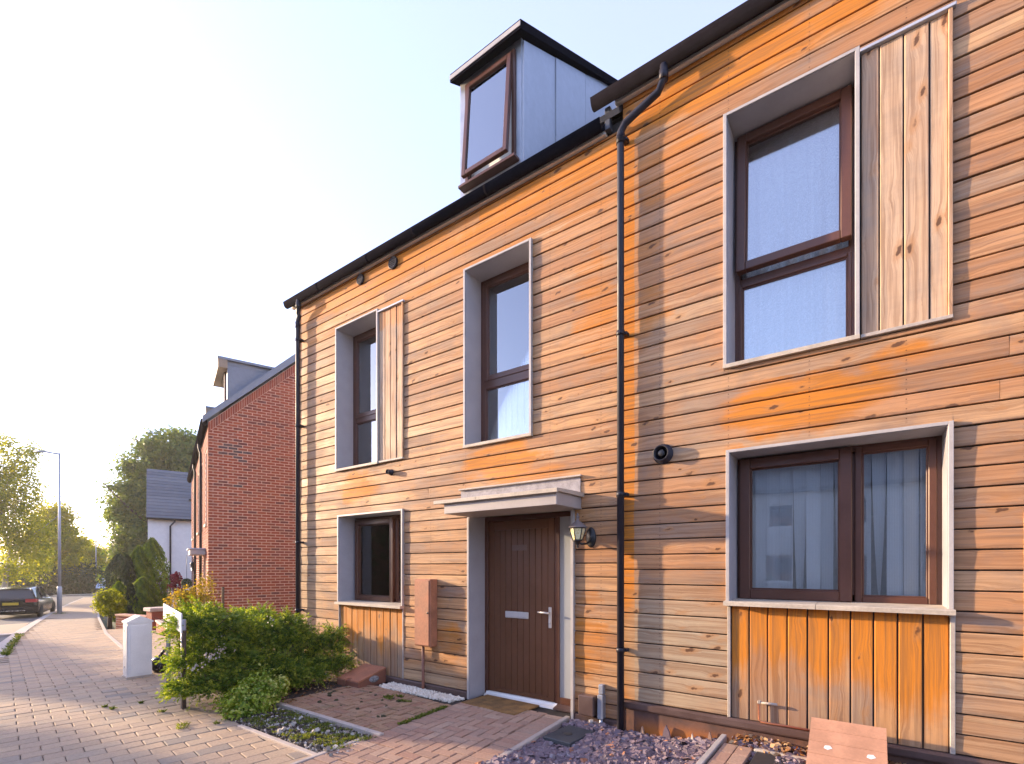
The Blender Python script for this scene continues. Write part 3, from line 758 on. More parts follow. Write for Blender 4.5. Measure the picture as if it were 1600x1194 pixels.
def vboards(house, mat, edges, z0, z1, y=0., gap=.008, th=.02, name='vertical_board'):
    for a, b in zip(edges, edges[1:]):
        dy = rnd.gauss(0, .002); mb = MB()
        mb.prism([(a+gap/2, y+th), (a+gap/2, y+dy+.004), (a+gap/2+.005, y+dy), (b-gap/2-.005, y+dy), (b-gap/2, y+dy+.004), (b-gap/2, y+th)], 'z', z0, z1)
        mb.build(name, mat, house)

def wall_core(x0, x1, z0, z1, y0, y1, holes, parent, name, mat):
    xs = sorted({x0, x1, *[h[k] for h in holes for k in (0, 1)]}); mb = MB()
    for a, b in zip(xs, xs[1:]):
        cut = [(h[2], h[3]) for h in holes if h[0] < (a+b)/2 < h[1]]
        for p, q in interval_minus(z0, z1, cut): mb.box(a, b, y0, y1, p, q)
    mb.build(name, mat, parent)

left = thing('timber_house', 'left timber-clad house with the brown front door and a zinc dormer', 'house', (-4.84, 4, 0), world=True)
right = thing('timber_house', 'right timber-clad house with the wide two-light window, cut by the frame', 'house', (1.5, 4, 0), world=True)
XL, XM, XR = -7.66, -1.955, 5.2
ZL, ZR = 5.90, 6.14
W1 = (-6.585, -5.600, 3.07, 5.24); W1p = (-5.600, -5.085, 3.07, 5.20)
W2 = (-3.990, -3.004, 3.06, 5.22)
W3 = (-6.535, -5.085, 1.03, 2.385); W3p = (-6.535, -5.085, .05, 1.03)
DR = (-3.930, -2.480, 0., 2.27)
W4 = (-1.012, -.055, 3.325, 5.50); W4p = (-.055, .470, 3.31, 5.47)
W5 = (-.990, .472, 1.262, 2.604); W5p = (-.990, .472, .31, 1.262)
hood_hole = (-4.05, -2.405, 2.27, 2.54)
holesL = [W1, W1p, W2, W3, W3p, DR, hood_hole]; holesR = [W4, W4p, W5, W5p]
def inset(h, k=.018): return (h[0]+k, h[1]-k, h[2]+k, h[3]-k)
wall_core(XL-.04, XM, -.3, ZL+.1, .024, .27, [inset(W1), inset(W2), inset(W3), (DR[0]+.018, DR[1]-.018, -.02, 2.25)], left, 'wall', M['dark'])
wall_core(XM, XR, -.3, ZR+.1, .024, .27, [inset(W4), inset(W5)], right, 'wall', M['dark'])
clad(left, M['wood_l'], XL+.05, XM-.012, .09, ZL, holesL, 3)
clad(right, M['wood_r'], XM+.012, XR, .31, ZR, holesR, 4)
# corner boards
mb = MB(); mb.box(XL-.05, XL-.005, -.012, .10, .05, ZL, .004); mb.build('corner_board', M['trim'], left)
mb = MB(); mb.box(XL-.003, XL+.047, -.018, .02, .05, ZL, .004); mb.build('corner_board', M['wood_l'], left)
# remaining walls, floors and roof of the terrace
for (h, a, b, ze, cols) in ((left, XL, XM, ZL, 0), (right, XM, XR, ZR, 0)):
    D = 8.6; rz = ze+.12+D/2*.96
    mb = MB(); mb.box(a, b, D-.2, D, -.3, ze+.1); mb.box(a+.2, b-.003, .34, D-.2, 2.68, 2.86); mb.box(a+.2, b-.003, .34, D-.2, 5.45, 5.6); mb.box(a+.2, b-.003, .34, D-.2, -.3, -.03)
    mb.build('inner_shell', M['plaster'], h)
    s0 = a+(.0 if h is left else .002)
    for xx in ((s0, s0+.2), (b-.2, b-.004)):
        mb = MB(); mb.prism([(.28, -.3), (D-.2, -.3), (D-.2, ze+.1), (D/2, rz-.05), (.28, ze+.12+.20)], 'x', *xx)
        mb.build('gable_wall', M['render'] if h is left else M['plaster'], h)
    mb = MB(); xa, xb = (a-.10, b-.002) if h is left else (a-.06, b+.1)
    mb.prism([(-.08, ze+.15), (D/2, rz+.155), (D+.1, ze+.15), (D+.1, ze+.03), (D/2, rz+.04), (-.05, ze+.112)], 'x', xa, xb)
    mb.build('roof', M['slate'], h)
def eaves(h, a, b, ze, joints, ga=None):
    mb = MB(); mb.box(a, b, -.036, .02, ze-.002, ze+.034, .004); mb.build('cover_strip', M['strip'], h)
    mb = MB(); mb.box(a, b, -.055, .02, ze+.037, ze+.09, .003); mb.build('fascia', M['gutter'], h)
    prof = [(-.056, ze+.065), (-.058, ze+.03), (-.068, ze+.0), (-.09, ze-.018), (-.125, ze-.018), (-.15, ze+.005), (-.162, ze+.035), (-.17, ze+.07), (-.163, ze+.074), (-.155, ze+.04), (-.142, ze+.012), (-.12, ze-.006), (-.095, ze-.006), (-.075, ze+.01), (-.066, ze+.035), (-.065, ze+.065)]
    mb = MB(); mb.prism(prof, 'x', (a if ga is None else ga)-.02, b, True)
    gut = mb.build('gutter', M['gutter'], h)
    for jx in joints:
        mb = MB(); mb.prism([(p[0]*1.02, p[1]-.003) for p in prof[:8]]+[(p[0]*1.0, p[1]-.001) for p in prof[:8]][::-1], 'x', jx-.02, jx+.02, True); mb.build('gutter_bracket', M['gutter'], gut)
eaves(left, XL-.14, XM-.16, ZL, [-6.9, -5.7, -4.75, -3.55])
eaves(right, XM-.06, XR, ZR, [-.6, .8, 2.2], XM-.24)
mb = MB(); mb.box(XM-.16, XM-.105, -.05, .018, ZL+.02, ZR+.0, .004); mb.build('step_flashing', M['slate'], left)
# downpipes
def downpipe(h, x, ztop, xo, zg, brackets):
    mb = MB(); y = -.078
    pts = [(x, y, .0), (x, y, ztop-.12), (x, y, ztop-.03), (x+.05*(1 if xo > x else -1), y-.005, ztop+.03), (xo-.06*(1 if xo > x else -1), y-.02, zg-.19), (xo, y-.045, zg-.12), (xo, y-.045, zg)]
    mb.tube(pts, .034, 14)
    d = mb.build('downpipe', M['pipe'], h)
    for zc in [ztop-.10, zg-.09]:
        mb = MB(); xx = x if zc == ztop-.10 else xo; yy = y if xx == x else y-.045
        mb.tube([(xx, yy, zc-.045), (xx, yy, zc+.045)], .041, 14); mb.build('collar', M['pipe'], d)
    for zc in brackets:
        mb = MB(); mb.tube([(x, y, zc-.022), (x, y, zc+.022)], .041, 14); mb.box(x-.012, x+.058, -.07, -.004, zc-.016, zc+.016, .003); mb.tube([(x+.055, -.05, zc), (x+.055, -.025, zc)], .012, 8)
        mb.build('pipe_bracket', M['pipe'], d)
    return d
downpipe(left, -7.535, 5.64, -7.44, ZL+.0, [.9, 2.0, 3.9, 5.3])
downpipe(left, -1.935, 5.82, -1.50, ZR+.0, [.80, 2.30, 3.85, 5.72])
# skirting and plinth
mb = MB(); 
for a, b in ((XL-.03, DR[0]), (DR[1], XM-.004)): mb.prism([(.022, .0), (.022, .086), (-.012, .086), (-.026, .076), (-.026, .012), (-.02, .0)], 'x', a, b)
mb.build('skirting', M['skirt'], left)
mb = MB(); mb.prism([(.022, .236), (.022, .306), (-.014, .306), (-.040, .292), (-.040, .25), (-.034, .236)], 'x', XM+.012, XR); mb.build('skirting', M['skirt'], right)
t = NT('stained_plinth'); p, x, y, z = t.pos()
c = t.mix(t.rng(t.noise(p, 6, 5), .35, .65), (.085, .045, .035), (.15, .07, .045)); c = t.mix(t.math('MULTIPLY', t.rng(z, .20, .02), t.rng(t.noise(p, 2.2, 3), .40, .55)), c, (.40, .13, .018))
mplinth = t.done(t.bsdf(c, .8, 0, t.bump(t.noise(p, 40, 3), .3, .005)))
mb = MB(); mb.box(XM+.03, XR, -.012, .02, -.2, .234); mb.build('plinth', mplinth, right)
mb = MB(); mb.box(XM-.004, XM+.026, -.02, .021, .02, .235, .003); mb.build('plinth_end_board', M['wood_l'], right)

# --- windows
def surround(win, h, yb, sill=None, t_=.028, proud=.028, skip_right=False):
    x0, x1, z0, z1 = h; rev = MB(); ed = MB(); y0 = -proud
    rev.box(x0+.006, x0+t_, y0+.004, yb, z0, z1-.004); rev.box(x1-t_, x1-.006, y0+.004, yb, z0, z1-.004); rev.box(x0+t_, x1-t_, y0+.004, yb, z1-t_, z1-.004)
    rev.build('reveal', M['reveal'], win)
    ed.box(x0-.003, x0+t_-.003, y0-.006, y0+.002, z0, z1, .002); ed.box(x1-t_+.003, x1+.003, y0-.006, y0+.002, z0, z1, .002); ed.box(x0+t_-.003, x1-t_+.003, y0-.006, y0+.002, z1-t_+.003, z1, .002)
    ed.box(x0-.003, x0+.004, y0+.003, .02, z0, z1); ed.box(x1-.004, x1+.003, y0+.003, .02, z0, z1)
    ed.build('surround', M['edge'], win)

def sash(win, x0, x1, z0, z1, y, w=.062, d=.05, tilt=0, glass='glass', proud=.0):
    mb = MB(); H = z1-z0
    mb.frame(x0, x1, -H, 0, -d*.4-proud, d*.6, w, .006)
    mb.frame(x0+w-.002, x1-w+.002, -H+w-.002, -w+.002, -.004, .012, .014, .003)
    def place(o):
        off = OFF.get(win.name); o.location = (-off[0]+0, y-off[1], z1-off[2]); o.rotation_euler = (tilt, 0, 0)
    o = mb.build('sash', M['frame'], win, off=False); place(o)
    mb = MB(); mb.box(x0+w+.004, x1-w-.004, .006, .012, -H+w+.004, -w-.004)
    o = mb.build('pane', M[glass], win, off=False); place(o)

def win_frame(h, hole, yb, w=.05, d=.075, extra=()):
    x0, x1, z0, z1 = hole; k = .026; mb = MB()
    mb.frame(x0+k, x1-k, z0+.012, z1-k, yb, yb+d, w, .004)
    for e in extra: mb.box(*e, .004)
    return mb.build('window', M['frame'], h)

def sill(win, x0, x1, z, yb, joint=None, t_=.036, proud=.05, mat='sill'):
    segs = [(x0, x1)] if joint is None else [(x0, joint-.002), (joint+.002, x1)]
    for a, b in segs:
        mb = MB(); mb.prism([(yb, z-t_+.01), (yb, z+.012), (-proud+.01, z), (-proud, z-.006), (-proud, z-t_), (.0, z-t_)], 'x', a, b)
        mb.build('sill', M[mat], win)

YB = .27
w1 = win_frame(left, W1, YB, extra=[(-6.5, -5.70, YB+.002, YB+.073, 3.84, 3.93)])
surround(w1, W1, YB+.08); sill(w1, W1[0]-.004, W1[1]+.004, 3.09, YB+.08, proud=.04)
sash(w1, -6.515, -5.665, 3.91, 5.17, YB+.012, glass='glass_hi'); sash(w1, -6.515, -5.665, 3.12, 3.86, YB+.02, w=.03, glass='glass_hi')
w2 = win_frame(left, W2, YB, extra=[(-3.92, -3.07, YB+.002, YB+.073, 3.83, 3.95)])
surround(w2, W2, YB+.08); sill(w2, W2[0]-.004, W2[1]+.004, 3.08, YB+.08, proud=.04)
sash(w2, -3.915, -3.075, 3.92, 5.155, YB+.012, glass='glass_hi'); sash(w2, -3.915, -3.075, 3.12, 3.85, YB+.02, w=.03, glass='glass_hi')
w3 = win_frame(left, W3, YB, extra=[(-5.62, -5.555, YB+.002, YB+.073, 1.13, 2.32)])
surround(w3, W3, YB+.08); sill(w3, W3[0]-.012, W3[1]+.004, 1.075, YB+.08, joint=-5.93, proud=.075)
sash(w3, -6.465, -5.585, 1.088, 2.315, YB+.0, w=.075, proud=.02); sash(w3, -5.56, -5.15, 1.085, 2.33, YB+.02, w=.03)
w4 = win_frame(right, W4, YB+.02, extra=[(-.94, -.12, YB+.022, YB+.093, 4.135, 4.20)])
surround(w4, W4, YB+.1); sill(w4, W4[0]-.004, W4[1]+.004, 3.345, YB+.1, proud=.04)
sash(w4, -.955, -.105, 4.215, 5.455, YB+.0, w=.075, tilt=R(-2.6), glass='glass_hi', proud=.02); sash(w4, -.955, -.105, 3.375, 4.15, YB+.035, w=.032, glass='glass_hi')
w5 = win_frame(right, W5, YB+.02, extra=[(-.135, -.075, YB+.022, YB+.093, 1.37, 2.52)])
surround(w5, W5, YB+.1); sill(w5, W5[0]-.012, W5[1]+.008, 1.308, YB+.1, joint=-.33, proud=.085)
sash(w5, -.935, -.105, 1.318, 2.555, YB+.005, w=.085, proud=.022); sash(w5, -.09, .415, 1.315, 2.56, YB+.03, w=.05)
mb = MB(); mb.box(-6.0, -5.96, -.082, -.076, 1.05, 1.06); 
# panels of vertical boards beside and below the windows
vboards(left, M['wood_shutter'], [-5.595, -5.47, -5.35, -5.235, -5.105], 3.085, 5.175, -.004)
vboards(right, M['wood_shutter'], [-.045, .066, .207, .350, .452], 3.335, 5.445, -.004)
def panel_trim(h, x0, x1, z0, z1, bottom):
    mb = MB(); mb.box(x1-.022, x1+.002, -.026, .02, z0, z1, .003); mb.build('side_trim', M['wood_shutter'], h)
    mb = MB(); mb.box(x0, x1+.02, -.034, .021, z1-.012, z1+.012, .003); mb.build('top_flashing', M['lead'], h)
    mb = MB(); mb.box(x0+.004, x1+.003, -.03, .0205, z0-.014, z0+.012, .003); mb.build('bottom_trim', M['trim'], h)
panel_trim(left, -5.595, -5.085, 3.075, 5.19, 0); panel_trim(right, -.05, .470, 3.325, 5.46, 0)
e = [-6.520+i*(1.425/10) for i in range(11)]
vboards(left, M['wood_panel'], e, .09, 1.034, .012, .009)
e = [-.958+i*(1.415/10) for i in range(11)]
vboards(right, M['wood_panel_r'], e, .311, 1.268, .010, .010)
for h, x0, x1, z0, z1 in ((left, -6.535, -5.085, .09, 1.036), (right, -.990, .472, .308, 1.270)):
    for a, b in ((x0, x0+.014), (x1-.026, x1)) if h is left else ((x0+.004, x0+.030), (x1-.014, x1+.014)):
        mb = MB(); mb.box(a, b, -.012, .0215, z0, z1, .003); mb.build('side_trim', M['trim'], h)
# air vents and flue terminals
for (x, z, r) in ((-6.0, 5.79, .075), (-5.29, 5.775, .085)):
    mb = MB(); mb.lathe([(r, .0), (r, -.028), (r*.86, -.034), (r*.80, -.012), (r*.0+.004, -.010)], (x, 0, z), 20, 'y'); v = mb.build('vent', M['pipe'], left)
    for k in range(-2, 3):
        mb = MB(); hh = k*r*.3; wv = math.sqrt(max(r*r*.6-hh*hh, .0001)); mb.box(x-wv, x+wv, -.03, -.014, z+hh-.006, z+hh+.006); mb.build('louvre', M['pipe'], v)
for h, x, z, r in ((left, -5.335, 2.905, .035), (right, -1.545, 2.648, .075)):
    mb = MB(); mb.lathe([(r*1.25, .0), (r*1.25, -.012), (r, -.016), (r, -.075), (r*.86, -.08), (r*.80, -.02), (.003, -.01)], (x, 0, z), 22, 'y'); v = mb.build('flue_terminal', M['pipe'], h)
    mb = MB(); mb.lathe([(r*.45, -.01), (r*.45, -.06), (r*.36, -.066), (.002, -.066)], (x, 0, z), 16, 'y'); mb.build('inner_tube', M['iron'], v)

# --- door set
dx0, dx1, dz1 = DR[0], DR[1], 2.27
mb = MB(); mb.frame(dx0+.026, dx1-.026, -.0, dz1-.05, YB, YB+.08, .055, .004); mb.box(-2.885, -2.825, YB+.003, YB+.077, .055, 2.165, .004); mb.box(-2.825, dx1-.08, YB+.005, YB+.075, .056, .13, .004)
door = mb.build('door', M['frame'], left)
for a in (dx0+.006, dx1-.03):
    rv = MB(); rv.box(a, a+.024, -.024, YB+.08, .0, dz1-.03); rv.build('reveal', M['reveal'], door)
ed = MB(); ed.box(dx0-.003, dx0+.026, -.034, -.0245, .0, 2.2, .002); ed.box(dx1-.028, dx1+.005, -.034, -.0245, -.0, 2.2, .002); ed.box(dx0-.003, dx0+.004, -.0243, .02, .0, 2.2); ed.box(dx1-.004, dx1+.005, -.0243, .02, .0, 2.2); ed.build('surround', M['edge'], door)
n = 9; lx0, lx1 = -3.845, -2.895; st = .085
mb = MB(); mb.box(lx0, lx0+st, YB+.018, YB+.062, .06, 2.16, .003); mb.box(lx1-st, lx1, YB+.018, YB+.062, .06, 2.16, .003); mb.box(lx0+st, lx1-st, YB+.018, YB+.062, 2.05, 2.16, .003); mb.box(lx0+st, lx1-st, YB+.018, YB+.062, .06, .11, .003)
mb.build('leaf_stile', M['door'], door)
for k in range(n):
    a = lx0+st+k*(lx1-lx0-2*st)/n; b = lx0+st+(k+1)*(lx1-lx0-2*st)/n
    mb = MB(); mb.prism([(a+.0015, YB+.06), (a+.0015, YB+.026), (a+.006, YB+.0185), (b-.006, YB+.0185), (b-.0015, YB+.026), (b-.0015, YB+.06)], 'z', .112, 2.048); mb.build('plank', M['door'], door)
mb = MB(); mb.prism([(YB-.06, .0), (YB-.055, .02), (YB-.02, .032), (YB+.0, .056), (YB+.076, .056), (YB+.076, .0)], 'x', lx0-.025, -2.85); mb.build('threshold', M['white'], door)
mb = MB(); mb.box(-3.585, -3.245, YB+.002, YB+.0165, .985, 1.065, .006); lp = mb.build('letter_plate', M['alu'], door)
mb = MB(); mb.box(-3.555, -3.275, YB-.003, YB+.0012, 1.0, 1.05, .005); mb.build('letter_flap', M['alu'], door)
mb = MB(); mb.box(-2.968, -2.928, YB+.003, YB+.0165, .90, 1.14, .005); mb.tube([(-2.948, YB+.002, 1.075), (-2.948, YB-.05, 1.075)], .011, 10); mb.tube([(-2.943, YB-.045, 1.075), (-2.99, YB-.05, 1.078), (-3.08, YB-.047, 1.08)], [.011, .011, .009], 10); mb.lathe([(.013, YB+.003), (.013, YB-.006), (.004, YB-.006)], (-2.948, 0, .965), 12, 'y')
mb.build('handle', M['alu'], door)
mb = MB(); mb.box(-3.49, -3.27, YB+.0135, YB+.0165, 1.795, 1.865, .001); mb.build('pale_plate', m_plain('pale_brown_plate', (.135, .068, .044), .5), door)  # thin plate slightly paler than the door leaf
mb = MB(); mb.box(-2.827, dx1-.079, YB+.02, YB+.03, .13, 2.165); mb.build('side_light', M['frost'], door)
mb = MB(); mb.prism([(YB-.10, .012), (YB-.10, .028), (YB+.0, .052), (YB+.0, .012)], 'x', -2.845, dx1-.032); mb.box(-2.847, dx1-.031, YB-.07, YB+.02, -.05, .0118); mb.build('sub_sill', M['skirt'], door)
# hood over the door
mb = MB(); mb.box(-3.865, -2.40, -.50, .02, 2.195, 2.318, .004); hood = mb.build('door_hood', m_plain('painted_hood', (.37, .325, .295), .55, var=.08), left)
mb = MB(); mb.prism([(.019, 2.365), (-.53, 2.348), (-.545, 2.342), (-.545, 2.308), (-.535, 2.304), (-.51, 2.319), (.019, 2.319)], 'x', -3.985, -3.37); mb.build('hood_capping', M['sill'], hood)
mb = MB(); mb.prism([(.019, 2.366), (-.53, 2.349), (-.545, 2.343), (-.545, 2.309), (-.535, 2.305), (-.51, 2.319), (.019, 2.319)], 'x', -3.366, -2.37); mb.build('hood_capping', M['sill'], hood)
mb = MB(); mb.prism([(.021, 2.335), (.021, 2.53), (-.012, 2.53), (-.016, 2.366), (-.02, 2.335)], 'x', -4.045, -2.405); mb.build('back_board', m_plain('weathered_grey_board', (.30, .275, .275), .75, var=.3, scale=14, bump=.3), hood)
mb = MB(); mb.box(-4.06, -2.385, -.045, .021, 2.531, 2.549, .003); mb.build('flashing', M['trim'], hood)

# --- dormer on the left house
dy = .35; xa, xb = -4.385, -3.365; Hf = 8.0
def droof(y): return 7.97+(y-dy)*.55
mb = MB()
zr = lambda y: ZL+.2+y*.96
mb.box(xa, xa+.11, dy, dy+.04, 6.2, Hf, .004); mb.box(xb-.11, xb-.03, dy, dy+.04, 6.2, Hf, .004); mb.box(xa+.11, xb-.11, dy, dy+.04, 7.9, Hf, .003)
mb.box(xa+.11, xb-.11, dy, dy+.04, 6.2, 6.56, .003)
dm = mb.build('dormer', M['galv'], left)
for (x0, x1) in ((xb-.03, xb), (xa+.001, xa+.03)):
    for (ya, yb_) in ((dy+.012, 1.10), (1.112, 1.95), (1.962, 4.6)):
        mb = MB(); dn = rnd.gauss(0, .002); mb.prism([(ya, zr(ya)-.1), (yb_, zr(yb_)-.1), (yb_, max(droof(yb_)-.02, zr(yb_)-.09)), (ya, droof(ya)-.02)], 'x', x0+dn, x1+dn); mb.build('cheek_sheet', M['lead'], dm)
mb = MB(); mb.prism([(1.096, zr(1.1)-.05), (1.116, zr(1.1)-.05), (1.116, droof(1.1)-.03), (1.096, droof(1.1)-.03)], 'x', xb+.001, xb+.014); mb.build('standing_seam', M['lead'], dm)
mb = MB(); mb.prism([(dy-.15, droof(dy)-.05), (dy-.15, droof(dy)+.06), (4.7, droof(4.7)+.10), (4.7, droof(4.7)-.02)], 'x', xa-.04, xb+.06); mb.build('dormer_roof', M['gutter'], dm)
mb = MB(); mb.prism([(dy-.159, droof(dy)-.02), (dy-.159, droof(dy)+.035), (dy-.152, droof(dy)+.035), (dy-.152, droof(dy)-.02)], 'x', xa-.04, xb+.06); mb.build('dormer_fascia', M['edge'], dm)
mb = MB(); mb.frame(xa+.11, xb-.11, 6.56, 7.90, dy-.03, dy+.05, .05, .004); mb.build('window_frame', M['frame'], dm)
H = 1.26
for part, mt in (('sash', 'frame'), ('pane', 'glass_sky')):
    mb = MB()
    if part == 'sash': mb.frame(xa+.15, xb-.15, -H, 0, -.035, .02, .06, .005)
    else: mb.box(xa+.2, xb-.2, -.01, -.003, -H+.055, -.055)
    o = mb.build(part, M[mt], dm, off=False); off = OFF[dm.name]; o.location = (-off[0], dy-.02-off[1], 7.86-off[2]); o.rotation_euler = (R(-4.5), 0, 0)
mb = MB(); mb.box(xa+.06, xb-.06, dy-.11, dy+.02, 6.52, 6.556, .004); mb.build('dormer_sill', M['frame'], dm)
mb = MB(); mb.box(xa+.05, xb-.05, dy+.054, dy+.058, 6.55, 7.9); mb.build('roller_blind', M['blind'], dm)

# meter cupboard door flush with the cladding, far right
mb = MB(); mb.frame(.818, 1.35, .99, 1.96, -.008, .004, .008, .002); mb.build('meter_hatch', M['wood_l'], right)

# --- blinds and curtains behind the glass
def vblind(label, x0, x1, z0, z1, y, n, mat, ang, group, seed, gaps=()):
    g = random.Random(seed); t_ = thing('vertical_blind', label, 'blind', ((x0+x1)/2, y, z0), group=group, world=True)
    w = (x1-x0)/n
    mb = MB(); mb.box(x0, x1, y-.02, y+.02, z1, z1+.035); mb.build('head_rail', M['white'], t_)
    for k in range(n):
        cx = x0+(k+.5)*w; a = ang+g.gauss(0, .10 if mat is M['lattice'] else .28); tw = gaps[k] if k < len(gaps) else 0.; hw = w*(.54 if mat is M['lattice'] else .38)
        vs = []; m = 8
        for i in range(m+1):
            z = z1-(z1-z0)*i/m; aa = a+tw*(i/m)**1.3
            for s_ in (-1, -.4, .4, 1): vs.append((cx+math.cos(aa)*hw*s_, y+math.sin(aa)*hw*s_+.006*(1-s_*s_), z))
        fs = [(i*4+j, i*4+j+1, i*4+j+5, i*4+j+4) for i in range(m) for j in range(3)]
        mb = MB(); mb.add(vs, fs, True); mb.build('slat', mat, t_)
vblind('pale vertical blind in the upstairs window above the front door', -3.90, -3.07, 3.10, 5.15, YB+.07, 9, M['blind'], .22, None, 1)
vblind('pale vertical blind in the far left upstairs window', -6.30, -5.66, 3.10, 5.15, YB+.07, 7, M['blind'], .22, None, 2)
vblind('patterned vertical blind behind the left light of the wide ground-floor window', -.93, -.13, 1.37, 2.53, YB+.11, 8, M['lattice'], .42, None, 3, [.06, .1, -.06, .12, .85, -.75, .12, .75, -.05, .05])
vblind('patterned vertical blind behind the narrow right light of the ground-floor window', -.08, .42, 1.37, 2.53, YB+.11, 5, M['lattice'], .42, None, 4, [.06, .95, -.1, .08, .05])
def curtain(label, x0, x1, z0, z1, y, mat, waves, amp):
    mb = MB(); n = waves*8
    for i in range(n+1):
        x = x0+(x1-x0)*i/n; d = amp*math.sin(i*2*math.pi/8)+amp*.5*math.sin(i*.37)
        mb.v += [(x, y+d*.6, z1), (x+.004*math.sin(i), y+d, (z0+z1)/2), (x, y+d*1.1, z0)]
    for i in range(n):
        for k in range(2): mb.f.append([i*3+k, i*3+k+1, i*3+k+4, i*3+k+3]); mb.sm.append(True)
    tag(mb.build('net_curtain', mat), label, 'curtain')
curtain('white net curtain behind the tall upstairs window of the right house', -.98, -.08, 3.36, 5.45, YB+.125, M['net'], 8, .028)
curtain('grey drape hanging inside the small ground-floor window left of the door', -6.44, -6.26, 1.12, 2.3, YB+.25, M['net'], 3, .02)
mb = MB()
for k in range(14): mb.box(-6.25, -5.65, YB+.24, YB+.262, 1.72+k*.04, 1.732+k*.04)
vb = thing('slatted_blind', 'half-lowered slatted blind inside the small ground-floor window', 'blind', (-5.95, YB+.25, 1.7), world=True)
for k in range(15):
    mb = MB(); mb.prism([(YB+.055, 1.70+k*.04), (YB+.082, 1.712+k*.04), (YB+.082, 1.714+k*.04), (YB+.055, 1.702+k*.04)], 'x', -6.25, -5.15); mb.build('slat', m_plain('dim_slat', (.5, .51, .52), .5) if k == 0 else bpy.data.materials['dim_slat'], vb)

# ------------------------------------------------------------------ fittings at the wall
lan = thing('wall_lantern', 'black coach lantern with amber glass on the wall beside the door', 'wall lamp', (-2.30, 0, 1.95), world=True)
lx, ly = -2.36, -.155
mb = MB(); mb.lathe([(.055, .0), (.055, -.012), (.04, -.022), (.004, -.026)], (-2.285, 0, 1.90), 16, 'y'); mb.v = [(p[0], p[1], (p[2]-1.90)*1.9+1.90) for p in mb.v]; mb.build('back_plate', M['iron'], lan)
mb = MB(); mb.tube([(-2.285, -.02, 1.87), (-2.30, -.07, 1.835), (-2.33, -.12, 1.83), (lx, ly, 1.85)], .011, 8); mb.lathe([(.004, 1.79), (.014, 1.80), (.008, 1.815), (.02, 1.83), (.028, 1.85), (.05, 1.862), (.05, 1.868)], (lx, ly, 0), 12); mb.build('bracket_arm', M['iron'], lan)
def hexring(r, z, n=6): return [(lx+r*math.cos(2*math.pi*(i+.5)/n), ly+r*math.sin(2*math.pi*(i+.5)/n), z) for i in range(n)]
lo, hi_ = hexring(.046, 1.87), hexring(.083, 1.99)
for i in range(6):
    j = (i+1) % 6; mb = MB(); mb.add([lo[i], lo[j], hi_[j], hi_[i]], [(0, 1, 2, 3)]); mb.build('glass_pane', M['lampglass'], lan)
    mb = MB(); mb.tube([lo[i], hi_[i]], .0055, 6); mb.build('glazing_bar', M['iron'], lan)
mb = MB(); mb.tube(lo+[lo[0]], .006, 6); mb.tube(hi_+[hi_[0]], .007, 6); mb.build('rim', M['iron'], lan)
mb = MB(); mb.lathe([(.098, 1.992), (.096, 2.0), (.06, 2.03), (.035, 2.05), (.018, 2.065), (.014, 2.085), (.02, 2.095), (.02, 2.105), (.006, 2.115), (.012, 2.128), (.003, 2.14)], (lx, ly, 0), 12); mb.build('roof_cap', m_plain('pale_iron', (.16, .13, .12), .55), lan)  # cap paler than the other lantern iron

eb = thing('electricity_meter_box', 'tall narrow terracotta meter box on the wall between window and door', 'meter box', (-4.62, 0, .59), world=True)
mb = MB(); mb.box(-4.745, -4.455, -.13, .0, .59, 1.445, .008); mb.build('box', M['terracotta'], eb)
mb = MB(); mb.box(-4.73, -4.47, -.142, -.131, .605, 1.43, .006); mb.build('box_door', M['terracotta'], eb)
mb = MB(); mb.lathe([(.012, -.142), (.012, -.149), (.003, -.149)], (-4.49, 0, 1.02), 10, 'y'); mb.build('lock', M['iron'], eb)
mb = MB(); mb.tube([(-4.665, -.05, .60), (-4.665, -.05, .05), (-4.68, -.055, -.02)], .019, 10); mb.build('cable_pipe', M['terra_dark'], eb)

def gas_box(label, x, y, z, w, dpt, h, hf, grooves, dirty, m, md):
    t_ = thing('gas_meter_box', label, 'meter box', (x, y, z))
    mb = MB(); mb.prism([(-dpt, .0), (-dpt, hf-.02), (0, h-.02), (0, .0)], 'x', -w/2+.012, w/2-.012); mb.build('body', md, t_)
    n = grooves; sl = (h-hf)/dpt
    for k in range(n):
        a = -dpt-.02+k*(dpt+.02)/n; b = -dpt-.02+(k+1)*(dpt+.02)/n-.005
        za = hf+sl*(a+dpt); zb = hf+sl*(b+dpt)
        mb = MB()
        if k == 0:
            for (p, q) in ((-w/2, -.045), (.045, w/2)): mb.prism([(a, za-.02), (a, za), (b, zb), (b, zb-.02)], 'x', p, q)
            mb.prism([(a+.05, za-.02+sl*.05), (a+.05, za+sl*.05), (b, zb), (b, zb-.02)], 'x', -.0449, .0449)
        else: mb.prism([(a, za-.02), (a, za), (b, zb), (b, zb-.02)], 'x', -w/2, w/2)
        mb.build('lid_board', m, t_)
    mb = MB()
    for (p, q) in ((-w/2, -.045), (.045, w/2)): mb.box(p, q, -dpt-.024, -dpt-.001, .0, hf-.021, .003)
    mb.build('front_lip', md, t_)
    return t_
ga = gas_box('low terracotta gas meter box half hidden by the bush', -5.64, -.03, .0, .46, .44, .215, .10, 1, False, M['terracotta'], M['terra_dark'])
mb = MB(); mb.lathe([(.07, .0), (.07, .008), (.055, .011), (.003, .011)], (0, 0, 0), 18, 'x'); mb.v = [(p[0]+.219, p[1]*1.15-.20, p[2]*.62+.085) for p in mb.v]; mb.build('oval_badge', m_plain('grey_badge', (.25, .24, .24), .5, var=.6, scale=40), ga)
gb = gas_box('pale terracotta gas meter box with ribbed lid below the wide window', -.125, -.10, RZ, .46, .52, .295, .02, 5, True, M['terra_pale'], M['terra_dark'])
